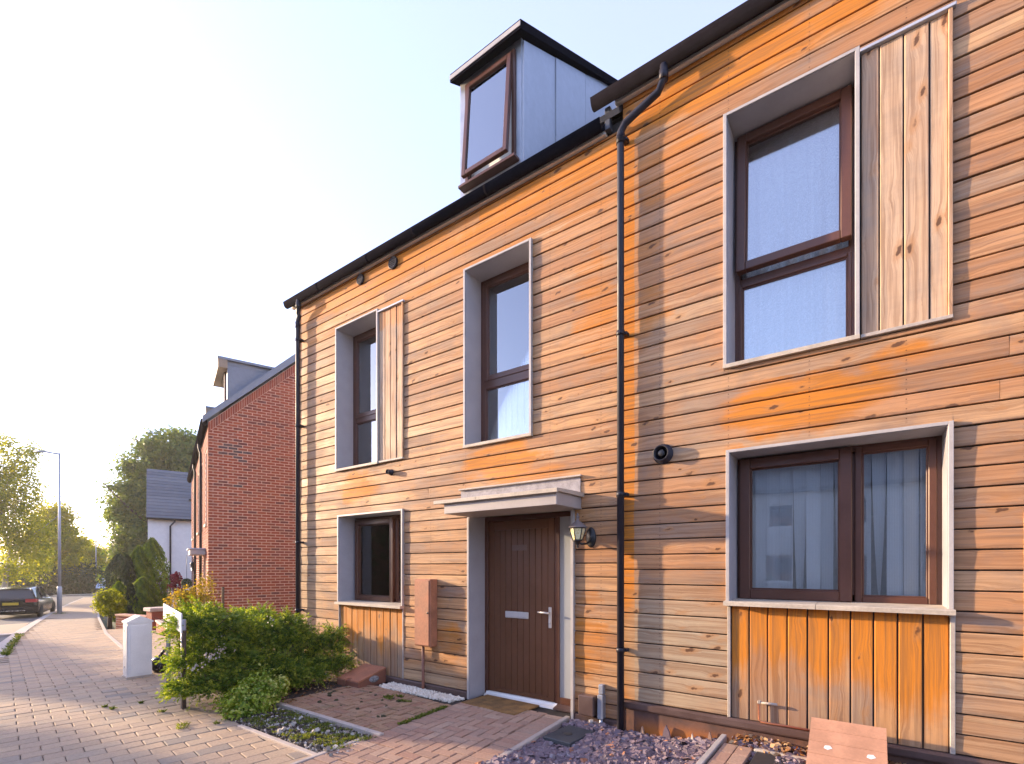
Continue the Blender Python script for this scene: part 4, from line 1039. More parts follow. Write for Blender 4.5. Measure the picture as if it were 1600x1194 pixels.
for (a, b) in ((-.11, .42), (.14, .40)):
    mb = MB(); s = (.295-.02)/.52; yy = -.52+b*.62; zz = .02+s*(yy+.52)+.002
    mb.add([(a-.025, yy-.012, zz-.012*s), (a+.0, yy-.022, zz-.022*s), (a+.028, yy-.004, zz-.004*s), (a+.012, yy+.016, zz+.016*s), (a-.018, yy+.012, zz+.012*s)], [(0, 1, 2, 3, 4)]); mb.build('paint_splash', M['white'], gb)
jb = thing('junction_box', 'small brown service box with grey conduit left of the downpipe', 'service box', (-2.3, 0, .1), world=True)
mb = MB(); mb.box(-2.385, -2.215, -.10, .0, .105, .305, .008); mb.build('box', M['skirt'], jb)
mb = MB(); mb.box(-2.185, -2.125, -.075, -.001, .09, .33, .006); mb.tube([(-2.155, -.045, .09), (-2.155, -.05, -.02)], .018, 10); mb.box(-2.18, -2.13, -.06, -.001, .335, .43, .006); mb.build('conduit', M['galv'], jb)
mb = MB(); mb.tube([(-2.235, -.11, -.02), (-2.235, -.11, .055)], .019, 10); mb.tube([(-2.235, -.11, .05), (-2.235, -.11, .08)], .024, 10); mb.build('stub_pipe', M['trim'], jb)
cp = thing('copper_pipe', 'thin copper gas pipe bent along the foot of the vertical boards', 'pipe', (-.7, 0, .3), world=True)
M['copper'] = m_plain('copper', (.52, .20, .10), .4, .6, var=.2)
mb = MB(); mb.tube([(-.74, -.022, .475), (-.735, -.022, .475), (-.735, -.024, .335), (-.72, -.026, .318), (-.33, -.028, .316)], .009, 8); mb.build('tube', M['copper'], cp)
mb = MB(); mb.tube([(-.735, -.022, .474), (-.60, -.022, .478)], .011, 8); mb.box(-.748, -.722, -.034, .0, .465, .49, .004); mb.build('elbow', M['trim'], cp)

mat_ = thing('door_mat', 'worn brown coir doormat in front of the door', 'doormat', (-3.45, 0, .017))
mb = MB(); q = [(-3.83, -.25), (-3.05, -.29), (-3.02, .17), (-3.80, .195)]; block_geo(mb, q, .034, 0, .017, .006); mb.v = [(a+3.45, b, c-.017) for a, b, c in mb.v]; mb.build('pile', M['coir'], mat_)
cov = thing('drain_cover', 'dark square drain cover among the slate chippings', 'drain cover', (-2.27, -.49, .02), R(-4))
mb = MB(); mb.box(-.15, .15, -.215, .215, -.02, .022, .006); mb.build('plate', m_plain('cast_cover', (.045, .05, .055), .6, var=.2, bump=.6, bscale=150), cov)
mb = MB(); mb.lathe([(.045, .022), (.045, .024), (.035, .0245), (.002, .0225)], (0, -.02, 0), 16); mb.build('key_hole', M['iron'], cov)
ed = thing('timber_edging', 'pale timber edging board retaining the raised plot at the right', 'edging board', (-.97, -.6, .1), world=True)
mb = MB(); mb.box(-1.005, -.965, -2.2, -.12, -.02, .19, .004); mb.build('board', M['edge'], ed)
sp = thing('stepping_patch', 'small patch of orange brick pavers inside the timber edging', 'paving', (-.83, -.6, RZ), world=True)
for i in range(2):
    for j in range(7):
        mb = MB(); x = -.945+i*.108; yv = -.30-j*.213-.0*i; block_geo(mb, [(x, yv-.205), (x+.102, yv-.205), (x+.102, yv), (x, yv)], RZ+.03, rnd.gauss(0, .002), .05, .005); mb.build('brick_paver', M['paver'], sp)
mh = thing('stopcock_cover', 'black stopcock cover edged with stone in front of the right gas box', 'cover', (-.5, -.55, RZ))
mb = MB(); mb.box(-.20, .19, -.42, .20, -.02, .028, .006); mb.build('plate', m_plain('black_cover', (.025, .027, .03), .5), mh)
mb = MB(); mb.box(-.22, .18, .205, .255, -.02, .038, .006); mb.build('stone_edge', M['sill'], mh)
# upright shards leaning on the plinth
for k, (x, h, w, c) in enumerate(((-1.73, .09, .045, 'paver'), (-1.50, .13, .09, 'stone'), (-1.27, .07, .03, 'pebble'), (-1.12, .09, .045, 'paver'))):
    mb = MB(); z0 = slz(x, -.05)-.02; mb.prism([(x-w/2, z0), (x+w/2, z0), (x+w*.28, z0+h*.7), (x-w*.05, z0+h+.02), (x-w*.3, z0+h*.75)], 'y', -.055, -.03)
    tag(mb.build('stone_shard', M[c]), ['pale orange shard leaning on the stained plinth nearest the downpipe', 'large curved grey slate shard leaning on the stained plinth', 'thin white shard leaning on the plinth right of the grey slate', 'pointed orange shard leaning on the plinth by the timber edging'][k], 'stone', 'shards leaning on the plinth')

# ------------------------------------------------------------------ pavement furniture
cab = thing('utility_cabinet', 'white utility pillar with a pitched top on the pavement', 'cabinet', (-8.65, -1.91, 0), R(-3))
mb = MB(); mb.box(-.12, .12, -.145, .145, .0, .80, .006); mb.build('body', M['white'], cab)
mb = MB(); mb.box(-.095, .095, -.152, -.1465, .06, .76, .003); mb.build('cabinet_door', M['white'], cab)
mb = MB(); mb.box(.1205, .126, -.12, .12, .06, .76, .003); mb.build('side_panel', M['white'], cab)
mb = MB(); mb.prism([(-.16, .795), (.16, .795), (.16, .815), (.0, .895), (-.16, .815)], 'x', -.13, .13); mb.build('cap', M['white'], cab)
for zz in (.16, .68):
    mb = MB(); mb.lathe([(.011, -.146), (.011, -.153), (.003, -.153)], (-.02, 0, zz), 10, 'y'); mb.build('lock', M['iron'], cab)
mb = MB(); mb.box(-.135, .135, -.16, .16, -.01, .03, .004); mb.build('base', M['trim'], cab)
bag = thing('bin_bag', 'crumpled black bag behind the white utility pillar', 'bag', (-8.75, -1.58, 0))
mb = MB(); n, m = 14, 8; g = random.Random(3)
for j in range(m+1):
    f = j/m; r = .13*(math.sin(math.pi*min(f*.85+.12, 1))**.6); z = .26*f
    for i in range(n): a = 2*math.pi*i/n; rr = r*(1+.22*g.uniform(-1, 1)); mb.v.append((rr*math.cos(a), rr*1.1*math.sin(a), z+g.uniform(-.012, .012)))
for j in range(m):
    for i in range(n): k = (i+1) % n; mb.f.append([j*n+i, j*n+k, (j+1)*n+k, (j+1)*n+i]); mb.sm.append(True)
mb.f.append(list(range(m*n, m*n+n))); mb.sm.append(False)
mb.build('sack', m_plain('black_plastic', (.012, .012, .016), .25, bump=.5, bscale=30), bag)
mb = MB(); mb.tube([(0, 0, .25), (.02, .01, .30), (.05, .04, .33)], [.03, .02, .035], 8); mb.build('knot', bpy.data.materials['black_plastic'], bag)
sg = thing('street_sign', 'blank white street sign on two grey posts half swallowed by the bush', 'sign', (-7.88, -1.79, 0), math.atan2(-.40, 1.58))
for x in (0, 1.60):
    mb = MB(); mb.tube([(x, 0, -.02), (x, 0, 1.0)], .027, 12); mb.build('post', M['galv'], sg)
mb = MB(); mb.box(-.17, 1.80, -.045, -.031, .865, 1.085, .003); mb.build('board', M['white'], sg)
mb = MB(); mb.box(1.64, 1.68, -.02, .02, -.02, .88, .003); mb.build('timber_stake', M['bark'], sg)
def lamp_post(label, base, top, arm_end, h):
    t_ = thing('street_lamp', label, 'street lamp', base, group='grey street lamps')
    mb = MB(); mb.tube([(0, 0, -.1), (0, 0, 1.35), (0, 0, 1.42)], [.10, .10, .075], 12); mb.build('base_column', M['galv'], t_)
    mb = MB(); mb.tube([(0, 0, 1.4), (0, 0, h*.6), (0, 0, h)], [.07, .055, .045], 12); mb.build('pole', M['galv'], t_)
    d = Vector(arm_end)-Vector(top); mb = MB(); mb.tube([(0, 0, h-.05), tuple(d*.6+Vector((0, 0, h-.0))), tuple(d+Vector((0, 0, h+.04)))], .045, 8); mb.build('arm', M['galv'], t_)
    q = d.normalized(); p = d+Vector((0, 0, h+.04)); mb = MB(); mb.tube([tuple(p-q*.25), tuple(p+q*.1), tuple(p+q*.5)], [.05, .10, .06], 8); mb.v = [(a, b, p.z+(c-p.z)*.55) for a, b, c in mb.v]; mb.build('lantern_head', M['galv'], t_)
b1 = survey(93, 957, 24.7); lamp_post('nearer grey street lamp on the pavement beside the parked car', (b1[0], b1[1], gz(b1[0])), survey(90, 708, 24.7), survey(66, 707, 24.7), survey(90, 708, 24.7)[2]-gz(b1[0]))
b2 = survey(150, 922, 53); lamp_post('farther grey street lamp beyond the road junction', (b2[0], b2[1], gz(b2[0])), survey(148, 806, 53), survey(138, 805, 53), survey(148, 806, 53)[2]-gz(b2[0]))

# parked car, seen from behind
def car():
    t_ = thing('parked_car', 'black estate car parked at the kerb by the lamp post', 'car', (-32.2, .35, gz(-32.2)-.085), math.atan2(.36, -.93))
    paint = m_plain('black_car_paint', (.006, .006, .009), .2, var=.1, spec=.35); cg = m_plain('car_glass', (.018, .02, .022), .06, var=.1, spec=.9); red = m_plain('red_lamp', (.45, .015, .02), .2); rub = m_plain('tyre_rubber', (.015, .015, .015), .85)
    # body: cross sections along x (x = 0 rear, x = 4.4 nose), y across
    secs = [(0.0, .70, .40, .90, .72), (.06, .84, .30, .96, .84), (.5, .89, .20, .99, .89), (1.4, .90, .18, .96, .90), (2.6, .90, .18, .93, .90), (3.4, .88, .20, .88, .86), (4.1, .80, .24, .74, .74), (4.35, .62, .34, .60, .60)]
    mb = MB()
    for (x, w, zb, zt, wt) in secs:
        prof = [(-w*.86, zb), (-w, zb+.14), (-w, zt-.30), (-w*.985, zt-.14), (-wt*.93, zt)]; prof += [(-a, b) for a, b in prof[::-1]]
        mb.v += [(x, a, b) for a, b in prof]
    n = 10
    for k in range(len(secs)-1):
        for i in range(n): j = (i+1) % n; mb.f.append([k*n+i, k*n+j, (k+1)*n+j, (k+1)*n+i]); mb.sm.append(True)
    mb.f.append(list(range(n))[::-1]); mb.sm.append(False); mb.f.append([(len(secs)-1)*n+i for i in range(n)]); mb.sm.append(False)
    mb.build('body', paint, t_)
    # cabin
    cs = [(.10, .80, .94, .70, .98), (.42, .80, .95, .60, 1.40), (1.2, .82, .95, .62, 1.47), (2.2, .82, .93, .60, 1.44), (3.1, .80, .90, .66, .96)]
    mb = MB()
    for (x, wb, zb, wt, zt) in cs: mb.v += [(x, -wb, zb), (x, -wt, zt), (x, wt, zt), (x, wb, zb)]
    for k in range(len(cs)-1):
        for i in range(3): mb.f.append([k*4+i, k*4+i+1, k*4+i+5, k*4+i+4]); mb.sm.append(False)
    mb.f.append([3, 2, 1, 0]); mb.sm.append(False)
    mb.build('cabin_glass', cg, t_)
    mb = MB(); rs = [(.36, .61, 1.405), (1.2, .635, 1.485), (2.25, .61, 1.45)]
    for (x, w, z) in rs: mb.v += [(x, -w, z-.02), (x, -w*.9, z+.012), (x, 0, z+.03), (x, w*.9, z+.012), (x, w, z-.02)]
    for k in range(2):
        for i in range(4): mb.f.append([k*5+i, (k+1)*5+i, (k+1)*5+i+1, k*5+i+1]); mb.sm.append(True)
    mb.build('roof', paint, t_)
    for s in (-1, 1):
        mb = MB()
        for (a, za, b, zb, ya, yb) in ((.14, .98, .42, 1.41, .81, .615), (1.35, .96, 1.42, 1.47, .83, .635), (2.2, 1.45, 3.12, .95, .615, .80)): mb.tube([(a, s*ya, za), (b, s*yb, zb)], .035, 6)
        mb.build('window_pillar', paint, t_)
        mb = MB(); mb.prism([(-.02, .80), (-.01, .95), (.35, .93), (.40, .88), (.1, .80)], 'y', s*.50 if s > 0 else -.885, .885 if s > 0 else s*.50); mb.build('tail_light', red, t_)
        mb = MB(); mb.box(2.55, 2.75, s*.92-.10, s*.92+.10, .98, 1.11, .03); mb.build('mirror', paint, t_)
        for x in (.85, 3.45):
            mb = MB(); mb.lathe([(.20, s*.78), (.31, s*.78), (.325, s*.82), (.325, s*.88), (.30, s*.905), (.21, s*.905)], (x, 0, .325), 20, 'y'); w = mb.build('wheel', rub, t_)
            mb = MB(); mb.lathe([(.21, s*.86), (.21, s*.905), (.19, s*.90), (.06, s*.885), (.002, s*.90)], (x, 0, .325), 16, 'y'); mb.build('rim', M['metal'], w)
    mb = MB(); mb.box(-.035, -.004, -.27, .27, .68, .80, .004); mb.build('number_plate', m_plain('yellow_plate', (.62, .42, .02), .5), t_)
    mb = MB(); mb.box(-.05, .04, -.76, .76, .34, .56, .03); mb.build('rear_bumper', paint, t_)
    mb = MB(); mb.box(-.056, -.048, -.5, .5, .40, .43, .002); mb.build('bumper_strip', M['metal'], t_)
car()

# ------------------------------------------------------------------ brick house
GA = math.atan2(-.328, .945)           # local x runs along the street front, away; local y goes back
bh = thing('brick_house', 'red brick house with a slate roof and zinc dormer beyond the terrace', 'house', (-13.68, 1.12, -.2))
bh.rotation_euler = (0, 0, math.atan2(.328, -.945) + 0)
# local frame: +x along the front (away from the camera), gable at x = 0, depth runs along -y
Dp = 8.4; EZ = 5.52; LEN = 10.5; SL_ = .955
def bz(s): return EZ + SL_*(s if s < Dp/2 else Dp-s)
mb = MB()
mb.prism([(-.012, -.3), (-Dp+.02, -.3), (-Dp+.02, EZ), (-Dp/2, bz(Dp/2)-.02), (-.012, EZ)], 'x', .012, .30)
mb.build('gable_wall', M['mortar'], bh)
hf = [(1.1, 2.1, 0.2, 2.3), (.55, 1.15, 2.95, 4.9), (2.6, 3.2, 2.95, 4.9), (2.9, 4.6, .95, 2.2), (4.5, 5.2, 2.95, 4.9), (6.4, 7.4, .2, 2.3), (6.6, 7.4, 2.95, 4.9), (8.6, 9.6, .95, 2.2), (8.7, 9.5, 2.95, 4.9)]
mb = MB(); xs = sorted({.3, LEN, *[h[k] for h in hf for k in (0, 1)]})
for a, b in zip(xs, xs[1:]):
    for p, q in interval_minus(-.3, EZ, [(h[2], h[3]) for h in hf if h[0] < (a+b)/2 < h[1]]): mb.box(a, b, -.25, -.012, p, q)
mb.box(LEN-.25, LEN, -Dp, -.26, -.3, EZ); mb.box(.31, LEN-.26, -Dp, -Dp+.2, -.3, EZ)
mb.build('wall', M['mortar'], bh)
for (a, b, p, q) in hf:
    mb = MB(); mb.frame(a+.002, b-.002, p+.002, q-.002, -.16, -.10, .06, .003)
    f = mb.build('window' if p > .5 else 'door', M['frame'], bh)
    mb = MB(); mb.box(a+.062, b-.062, -.14, -.13, p+.062, q-.062); mb.build('pane' if p > .5 else 'panel', M['glass'] if p > .5 else M['door'], f)
    if p > .5: mb = MB(); mb.box(a-.05, b+.05, -.1, .04, p-.07, p-.002, .004); mb.build('sill', M['sill'], f)
# bricks
BL, BH, JT = .207, .056, .019
def brick_mesh(l):
    mb = MB(); mb.box(-.0025, .09, -l/2, l/2, -BH/2, BH/2, .003); me = bpy.data.meshes.new('brick'); me.from_pydata(mb.v, [], mb.f); return me
bm_full, bm_half = brick_mesh(BL), brick_mesh(.1025)
for me in (bm_full, bm_half): me.materials.append(M['brick'])
bm_dark = brick_mesh(BL); bm_dark.materials.append(M['brick_dark'])
pieces = []; cutb = []
row = 0; z = -.22
while z < 9.6:
    s = -(.1125 if row % 2 else 0); first = True
    while s < 3.4:
        a, b = max(s, .002), s+BL
        if b-a > .03 and b < Dp:
            if z+BH < bz(a)-.27: pieces.append((z+BH/2, (a+b)/2, b-a))
            elif z < bz(b)-.28: cutb.append([(p[0], p[1]) for p in clip_poly([(a, z), (b, z), (b, z+BH), (a, z+BH)], [(-1, -3), (9, -3), (9, bz(0)-.27+9*SL_), (-1, bz(0)-.27-SL_)])])
        s += BL+JT
    z += BH+JT; row += 1
dk = random.Random(5)
def is_dark(zc, s):
    return any(abs(zc-Z) < h and abs(s-S0) < w and dk.random() < .62 for Z, h, S0, w in ((4.95, .05, .35, .35), (4.80, .05, 1.1, .45), (4.62, .05, 1.5, .4), (4.30, .05, 1.6, .35), (3.95, .05, .4, .3), (4.78, .06, .35, .28), (4.62, .08, 1.0, .4), (4.40, .06, 1.75, .35), (4.22, .05, 1.4, .25), (3.78, .05, .3, .3), (4.62, .04, 2.1, .4)))
vis = [p for p in pieces if p[1] < 2.35 and p[0] > .6]; rest = [p for p in pieces if not (p[1] < 2.35 and p[0] > .6)]
vis.sort(key=lambda p: p[1]); rest += vis[300:]; vis = vis[:300]
for (zc, s, l) in vis:
    me = (bm_dark if is_dark(zc, s) else bm_full) if abs(l-BL) < .01 else bm_half if abs(l-.1025) < .012 else None
    o = link('brick', me if me else brick_mesh(l), M['brick'], bh, None, (rnd.gauss(.0, .0015), -s, zc))
mb = MB()
for (zc, s, l) in rest: mb.box(-.0025+rnd.gauss(0, .0015), .05, -s-l/2, -s+l/2, zc-BH/2, zc+BH/2, tint=.985 if is_dark(zc, s) else rnd.random()*.95)
for q in cutb:
    if len(q) > 2 and area(q) > .0008: mb.prism([(-p[0], p[1]) for p in q], 'x', -.0025, .05, tint=rnd.random())
# sloping brick-on-edge verge
for k in range(int(4.4/.075)):
    s = .004+k*.0545
    mb.add([(x, -(s+ds), bz(s+ds)-.255+dz) for x in (-.004, .06) for ds, dz in ((0, 0), (.043, 0), (.043, .225), (0, .225))], [(0, 1, 2, 3), (7, 6, 5, 4), (0, 4, 5, 1), (1, 5, 6, 2), (2, 6, 7, 3), (3, 7, 4, 0)], tint=rnd.random())
# street front, brick by brick
row = 0; z = -.22
while z < EZ-.1:
    x = .0025-(.1125 if row % 2 else 0)
    while x < LEN-.05:
        a, b = max(x, .0025), min(x+BL, LEN); zc = z+BH/2
        if b-a > .04 and not any(a < h[1] and b > h[0] and z < h[3] and z+BH > h[2] for h in hf): mb.box(a, b, -.05, .0015+rnd.gauss(0, .001), z, z+BH, tint=rnd.random())
        x += BL+JT
    z += BH+JT; row += 1
r = mb.build('brickwork', M['brick'], bh); r['kind'] = 'stuff'
# roof, verge, gutter
mb = MB(); mb.prism([(.10, EZ-.02), (-Dp/2, bz(Dp/2)+.12), (-Dp-.1, EZ-.02), (-Dp-.1, EZ+.10), (-Dp/2, bz(Dp/2)+.26), (.12, EZ+.09)][::-1], 'x', -.05, LEN+.05); mb.build('roof', M['slate'], bh)
mb = MB(); mb.prism([(.13, EZ-.06), (-Dp/2, bz(Dp/2)+.02), (-Dp/2, bz(Dp/2)+.275), (.13, EZ+.105)][::-1], 'x', -.085, -.052); mb.build('verge_strip', M['zinc'], bh)
mb = MB(); mb.prism([(.02, EZ+.06), (.02, EZ-.10), (.08, EZ-.12), (.15, EZ-.06), (.165, EZ+.04)], 'x', -.03, LEN); mb.build('gutter', M['gutter'], bh)
for x in (2.45, 6.0):
    mb = MB(); mb.tube([(x, .09, EZ-.08), (x, .09, EZ-.2), (x, .05, EZ-.35), (x, .05, -.2)], .036, 10); mb.build('downpipe', M['pipe'], bh)
dz0 = lambda s: bz(s)+.1
for q, (xa_, xb_) in enumerate(((.28, 1.85), (5.2, 6.8))):
    mb = MB(); mb.box(xa_+.03, xb_-.03, -.50, -.45, 5.9, 7.27, .003); d = mb.build('dormer', M['white'], bh)
    for x0, x1 in ((xa_, xa_+.03), (xb_-.03, xb_)):
        mb = MB(); mb.prism([(-.45, dz0(.45)-.1), (-.45, 7.27), (-1.95, 7.27), (-1.95, dz0(1.95)-.12)][::-1], 'x', x0, x1); mb.build('cheek', M['zinc'], d)
    mb = MB(); mb.box(xa_+.25, xb_-.25, -.449, -.40, 6.2, 7.1, .003); mb.build('dormer_window', M['frame'], d)
    mb = MB(); mb.box(xa_+.31, xb_-.31, -.3995, -.394, 6.26, 7.04); mb.build('dormer_pane', M['glass_hi'], d)
    mb = MB(); mb.box(xa_-.08, xb_+.08, -2.1, -.22, 7.272, 7.34, .004); mb.build('dormer_roof', M['zinc'], d)
    mb = MB(); mb.box(xa_-.078, xb_+.078, -.448, -.23, 7.05, 7.27, .003); mb.build('soffit_box', m_plain('timber_soffit', (.22, .16, .11), .6) if q == 0 else bpy.data.materials['timber_soffit'], d)
    mb = MB(); mb.prism([(-.452, 7.17), (-.452, 7.20), (-1.94, 7.20), (-1.94, 7.17)][::-1], 'x', xa_-.008, xa_-.001); mb.build('cheek_seam', M['zinc'], d)
# door hood, brackets and hanging topiary ball
mb = MB(); mb.box(.95, 2.35, .0016, .36, 2.13, 2.27, .01); hd = mb.build('door_hood', M['edge'], bh)
mb = MB(); mb.box(.92, 2.38, .0016, .40, 2.272, 2.31, .006); mb.build('hood_capping', M['lead'], hd)
for k, (px, py, zc, nm) in enumerate(((300, 877, 20.5, 'scroll'), (315, 883, 14.6, 'scroll'))):
    pass
def basket(label, loc, r, hang, mat):
    t_ = thing('hanging_topiary_ball', label, 'topiary', loc, world=True)
    g = np.random.default_rng(int(abs(loc[0])*10)); d = g.normal(0, 1, (900, 3)); d /= np.linalg.norm(d, axis=1)[:, None]
    leaf_mesh('foliage', mat, t_, np.array(loc)+d*r*(.85+.2*g.random((900, 1))), d, .035, .6, .4, None, 3)
    mb = MB(); mb.tube([(loc[0], loc[1], loc[2]+r*.9), (loc[0], loc[1], loc[2]+hang)], .006, 5); mb.build('chain', M['iron'], t_)
bw = lambda x, y, z: tuple((Matrix.Translation((-13.68, 1.12, -.2)) @ Matrix.Rotation(math.atan2(.328, -.945), 4, 'Z')) @ Vector((x, y, z)))
basket('dark topiary ball hanging under the hood of the brick house door', bw(2.2, .40, 1.33), .14, .82, M['darkgreen'])
wl = thing('door_lantern', 'small black lantern on a scroll bracket by the brick house door', 'wall lamp', bw(2.6, 0, 1.9), math.atan2(.328, -.945))
mb = MB(); mb.tube([(0, .0, .1), (0, .12, .16), (0, .24, .10), (0, .24, .02)], .012, 6); mb.build('scroll_arm', M['iron'], wl)
mb = MB(); mb.lathe([(.03, -.22), (.06, -.02), (.075, .0), (.02, .05)], (0, .24, 0), 8); mb.build('lamp_head', M['iron'], wl)

# ------------------------------------------------------------------ white house behind
wa = survey(231, 930, 28); WD = Vector((.306, .952)).normalized()
wh = thing('white_house', 'white rendered house with a grey tiled roof beyond the brick house', 'house', (wa[0], wa[1], -.8), math.atan2(WD.y, WD.x))
Lw, Dw, Ew = 7.0, 6.6, 5.22
hw = [(4.6, 5.7, .9, 2.2), (4.7, 5.6, 3.3, 4.5)]
mb = MB(); xs = sorted({0, Lw, *[h[k] for h in hw for k in (0, 1)]})
for a, b in zip(xs, xs[1:]):
    for p, q in interval_minus(-.4, Ew, [(h[2], h[3]) for h in hw if h[0] < (a+b)/2 < h[1]]): mb.box(a, b, 0, .25, p, q)
mb.prism([(.2501, -.4), (Dw, -.4), (Dw, Ew), (Dw/2, Ew+Dw/2*.95), (.2501, Ew+.24)], 'x', 0, .25); mb.prism([(.2501, -.4), (Dw, -.4), (Dw, Ew), (Dw/2, Ew+Dw/2*.95), (.2501, Ew+.24)], 'x', Lw-.25, Lw)
mb.build('wall', M['render'], wh)
for (a, b, p, q) in hw:
    mb = MB(); mb.frame(a+.002, b-.002, p+.002, q-.002, .10, .17, .06, .003); f = mb.build('window', M['white'], wh)
    mb = MB(); mb.box(a+.06, b-.06, .13, .14, p+.06, q-.06); mb.build('pane', M['glass'], f)
# roof: courses of tiles, each lapped over the one below
mb = MB(); mb.prism([(-.18, Ew-.02), (Dw/2, Ew+Dw/2*.95+.1), (Dw+.18, Ew-.02), (Dw/2, Ew+Dw/2*.95-.08)], 'x', -.06, Lw+.06); rf = mb.build('roof', M['slate'], wh)
nC = 16
for k in range(nC):
    s0 = -.22+k*(Dw/2+.22)/nC; s1 = s0+(Dw/2+.22)/nC*1.12; n_t = 24; z0 = Ew+.0+s0*.95+.17; z1 = Ew+s1*.95+.14
    mb = MB(); mb.prism([(s0, z0-.03), (s0, z0+.012), (s1, z1+.0), (s1, z1-.03)][::-1], 'x', -.07, Lw+.07); mb.build('tile_course', M['rooftile'], rf)
mb = MB(); mb.box(-.05, Lw+.05, -.34, -.23, Ew-.13, Ew-.02, .01); mb.build('gutter', M['gutter'], wh)
mb = MB(); mb.tube([(1.25, -.27, Ew-.1), (1.25, -.27, Ew-.2), (1.05, -.06, Ew-.45), (1.05, -.06, -.2)], .045, 8); mb.build('downpipe', M['pipe'], wh)
mb = MB(); mb.box(2.0, 2.3, 1.0, 1.2, Ew+1.22, Ew+1.32); mb.build('roof_vent', M['iron'], wh)

# ------------------------------------------------------------------ walls, garden, far bits
def brick_wall(label, a, b, h, th, capc, seed):
    a = Vector(a); b = Vector(b); L = (b-a).length; t_ = thing('garden_wall', label, 'wall', (a.x, a.y, gz(a.x)-.02), math.atan2(b.y-a.y, b.x-a.x))
    mb = MB(); mb.box(.005, L-.005, .005, th-.005, -.4, h-.004); mb.build('core', M['mortar'], t_)
    z = -.4; row = 0; br = MB()
    while z+.065 < h:
        x = -(.1125 if row % 2 else 0)
        while x < L:
            p, q = max(x, 0), min(x+.215, L)
            if q-p > .04: br.box(p, q, 0, th, z, z+.065, tint=rnd.random())
            x += .225
        z += .075; row += 1
    o = br.build('bricks', M['brick'], t_); o['kind'] = 'stuff'
    x = 0
    while x < L-.05:
        mb = MB(); mb.box(x+.004, min(x+.45, L)-.004, -.03, th+.03, h, h+.055, .008); mb.build('coping', M[capc], t_); x += .45
brick_wall('low brick garden wall with terracotta coping behind the round topiary', (-19.3, .75), (-17.6, 1.05), .42, .22, 'terra_pale', 1)
brick_wall('low brick garden wall with grey coping behind the white pillar', (-16.6, .95), (-13.9, .35), .30, .22, 'kerb', 2)
pl = thing('stone_block', 'pale square stone cap beside the conifers', 'stone', (-17.4, 1.25, gz(-17.4)))
mb = MB(); mb.box(-.22, .22, -.22, .22, -.1, .55, .01); mb.build('pier', M['brick'], pl); mb = MB(); mb.box(-.28, .28, -.28, .28, .552, .66, .015); mb.build('cap', M['kerb'], pl)
sp_ = thing('post', 'thin dark post standing before the brick gable', 'post', (-12.6, 1.0, -.2))
mb = MB(); mb.box(-.025, .025, -.025, .025, 0, 1.32, .004); mb.build('shaft', M['bark'], sp_)

def conifer(label, px, pyt, pyb, zc, w, mat, seed, n=5200, group='columnar conifers in the front garden'):
    top = survey(px, pyt, zc); base = survey(px, pyb, zc); h = top[2]-gz(base[0]); bz_ = gz(base[0])
    t_ = thing('conifer', label, 'conifer', (base[0], base[1], bz_), group=group, world=True)
    mb = MB(); mb.tube([(base[0], base[1], bz_-.1), (base[0], base[1], bz_+h*.8)], [.07, .02], 7); mb.build('trunk', M['bark'], t_)
    g = np.random.default_rng(seed); n = int(n*1.0)
    f = g.random(n)**.85; prof = np.sin(np.pi*np.clip(f*.86+.12, 0, 1))**.75
    a = g.random(n)*2*np.pi; lob = 1+.16*np.sin(a*5+f*9+seed)+.1*np.sin(a*9-f*17); rr = w*prof*lob*(.62+.38*g.random(n)**.5)
    C = np.stack([base[0]+rr*np.cos(a), base[1]+rr*np.sin(a), bz_+.04+f*h], 1)
    N = np.stack([np.cos(a), np.sin(a), np.full(n, .25)], 1)
    leaf_mesh('foliage', mat, t_, C, N, .13, .38, .35, np.clip(.45+.3*np.sin(a*7+f*23), 0, 1), seed, up=np.array([0, 0, 1.]))
conifer('tallest bright green conifer nearest the white wall', 238, 843, 958, 21.5, .62, M['conifer'], 1)
conifer('bright green conifer left of the tallest one', 217, 856, 960, 20.5, .52, M['conifer'], 2)
conifer('small bright conifer standing before the tall pair', 222, 905, 965, 18.5, .48, M['conifer'], 3, 3600)
conifer('light green dwarf conifer above the terracotta coping', 186, 912, 962, 18.0, .36, M['conifer'], 4, 3000)
conifer('dark narrow conifer left of the bright pair', 199, 870, 962, 20.0, .34, M['darkgreen'], 5, 3600)
conifer('dark conifer between the dwarf one and the bright ones', 205, 915, 965, 18.2, .24, M['darkgreen'], 6, 2400)
conifer('farthest dark conifer beside the big sycamore', 186, 868, 958, 27, .75, M['darkgreen'], 7, 4200)
cp_ = survey(248, 915, 22)
t_ = thing('copper_beech', 'dark purple shrub between the conifers and white wall', 'shrub', (cp_[0], cp_[1], gz(cp_[0])), world=True)
P, N, T = clump_cloud([(cp_[0], cp_[1], .35, .5, .5, 1.1)], 120, 14, .12, 31); M['purple'] = m_leaf('purple_foliage', [(0, (.05, .012, .012)), (1, (.13, .035, .03))], .3, 1.2)
leaf_mesh('foliage', M['purple'], t_, P, N, .08, .6, .5, T, 3); mb = MB(); limbs(mb, (cp_[0], cp_[1], gz(cp_[0])), (cp_[0], cp_[1], 1.1), .04, 4, 3); mb.build('stem', M['bark'], t_)
tp = (-20.7, .97, gz(-20.7))
t_ = thing('ball_topiary', 'clipped ball shrub on a short stem at the pavement edge', 'topiary', tp, world=True)
mb = MB(); mb.tube([(tp[0], tp[1], tp[2]-.1), (tp[0]+.02, tp[1], tp[2]+.5)], [.07, .05], 8); mb.tube([(tp[0]+.02, tp[1], tp[2]+.35), (tp[0]-.12, tp[1]+.05, tp[2]+.7)], .03, 6); mb.build('stem', M['bark'], t_)
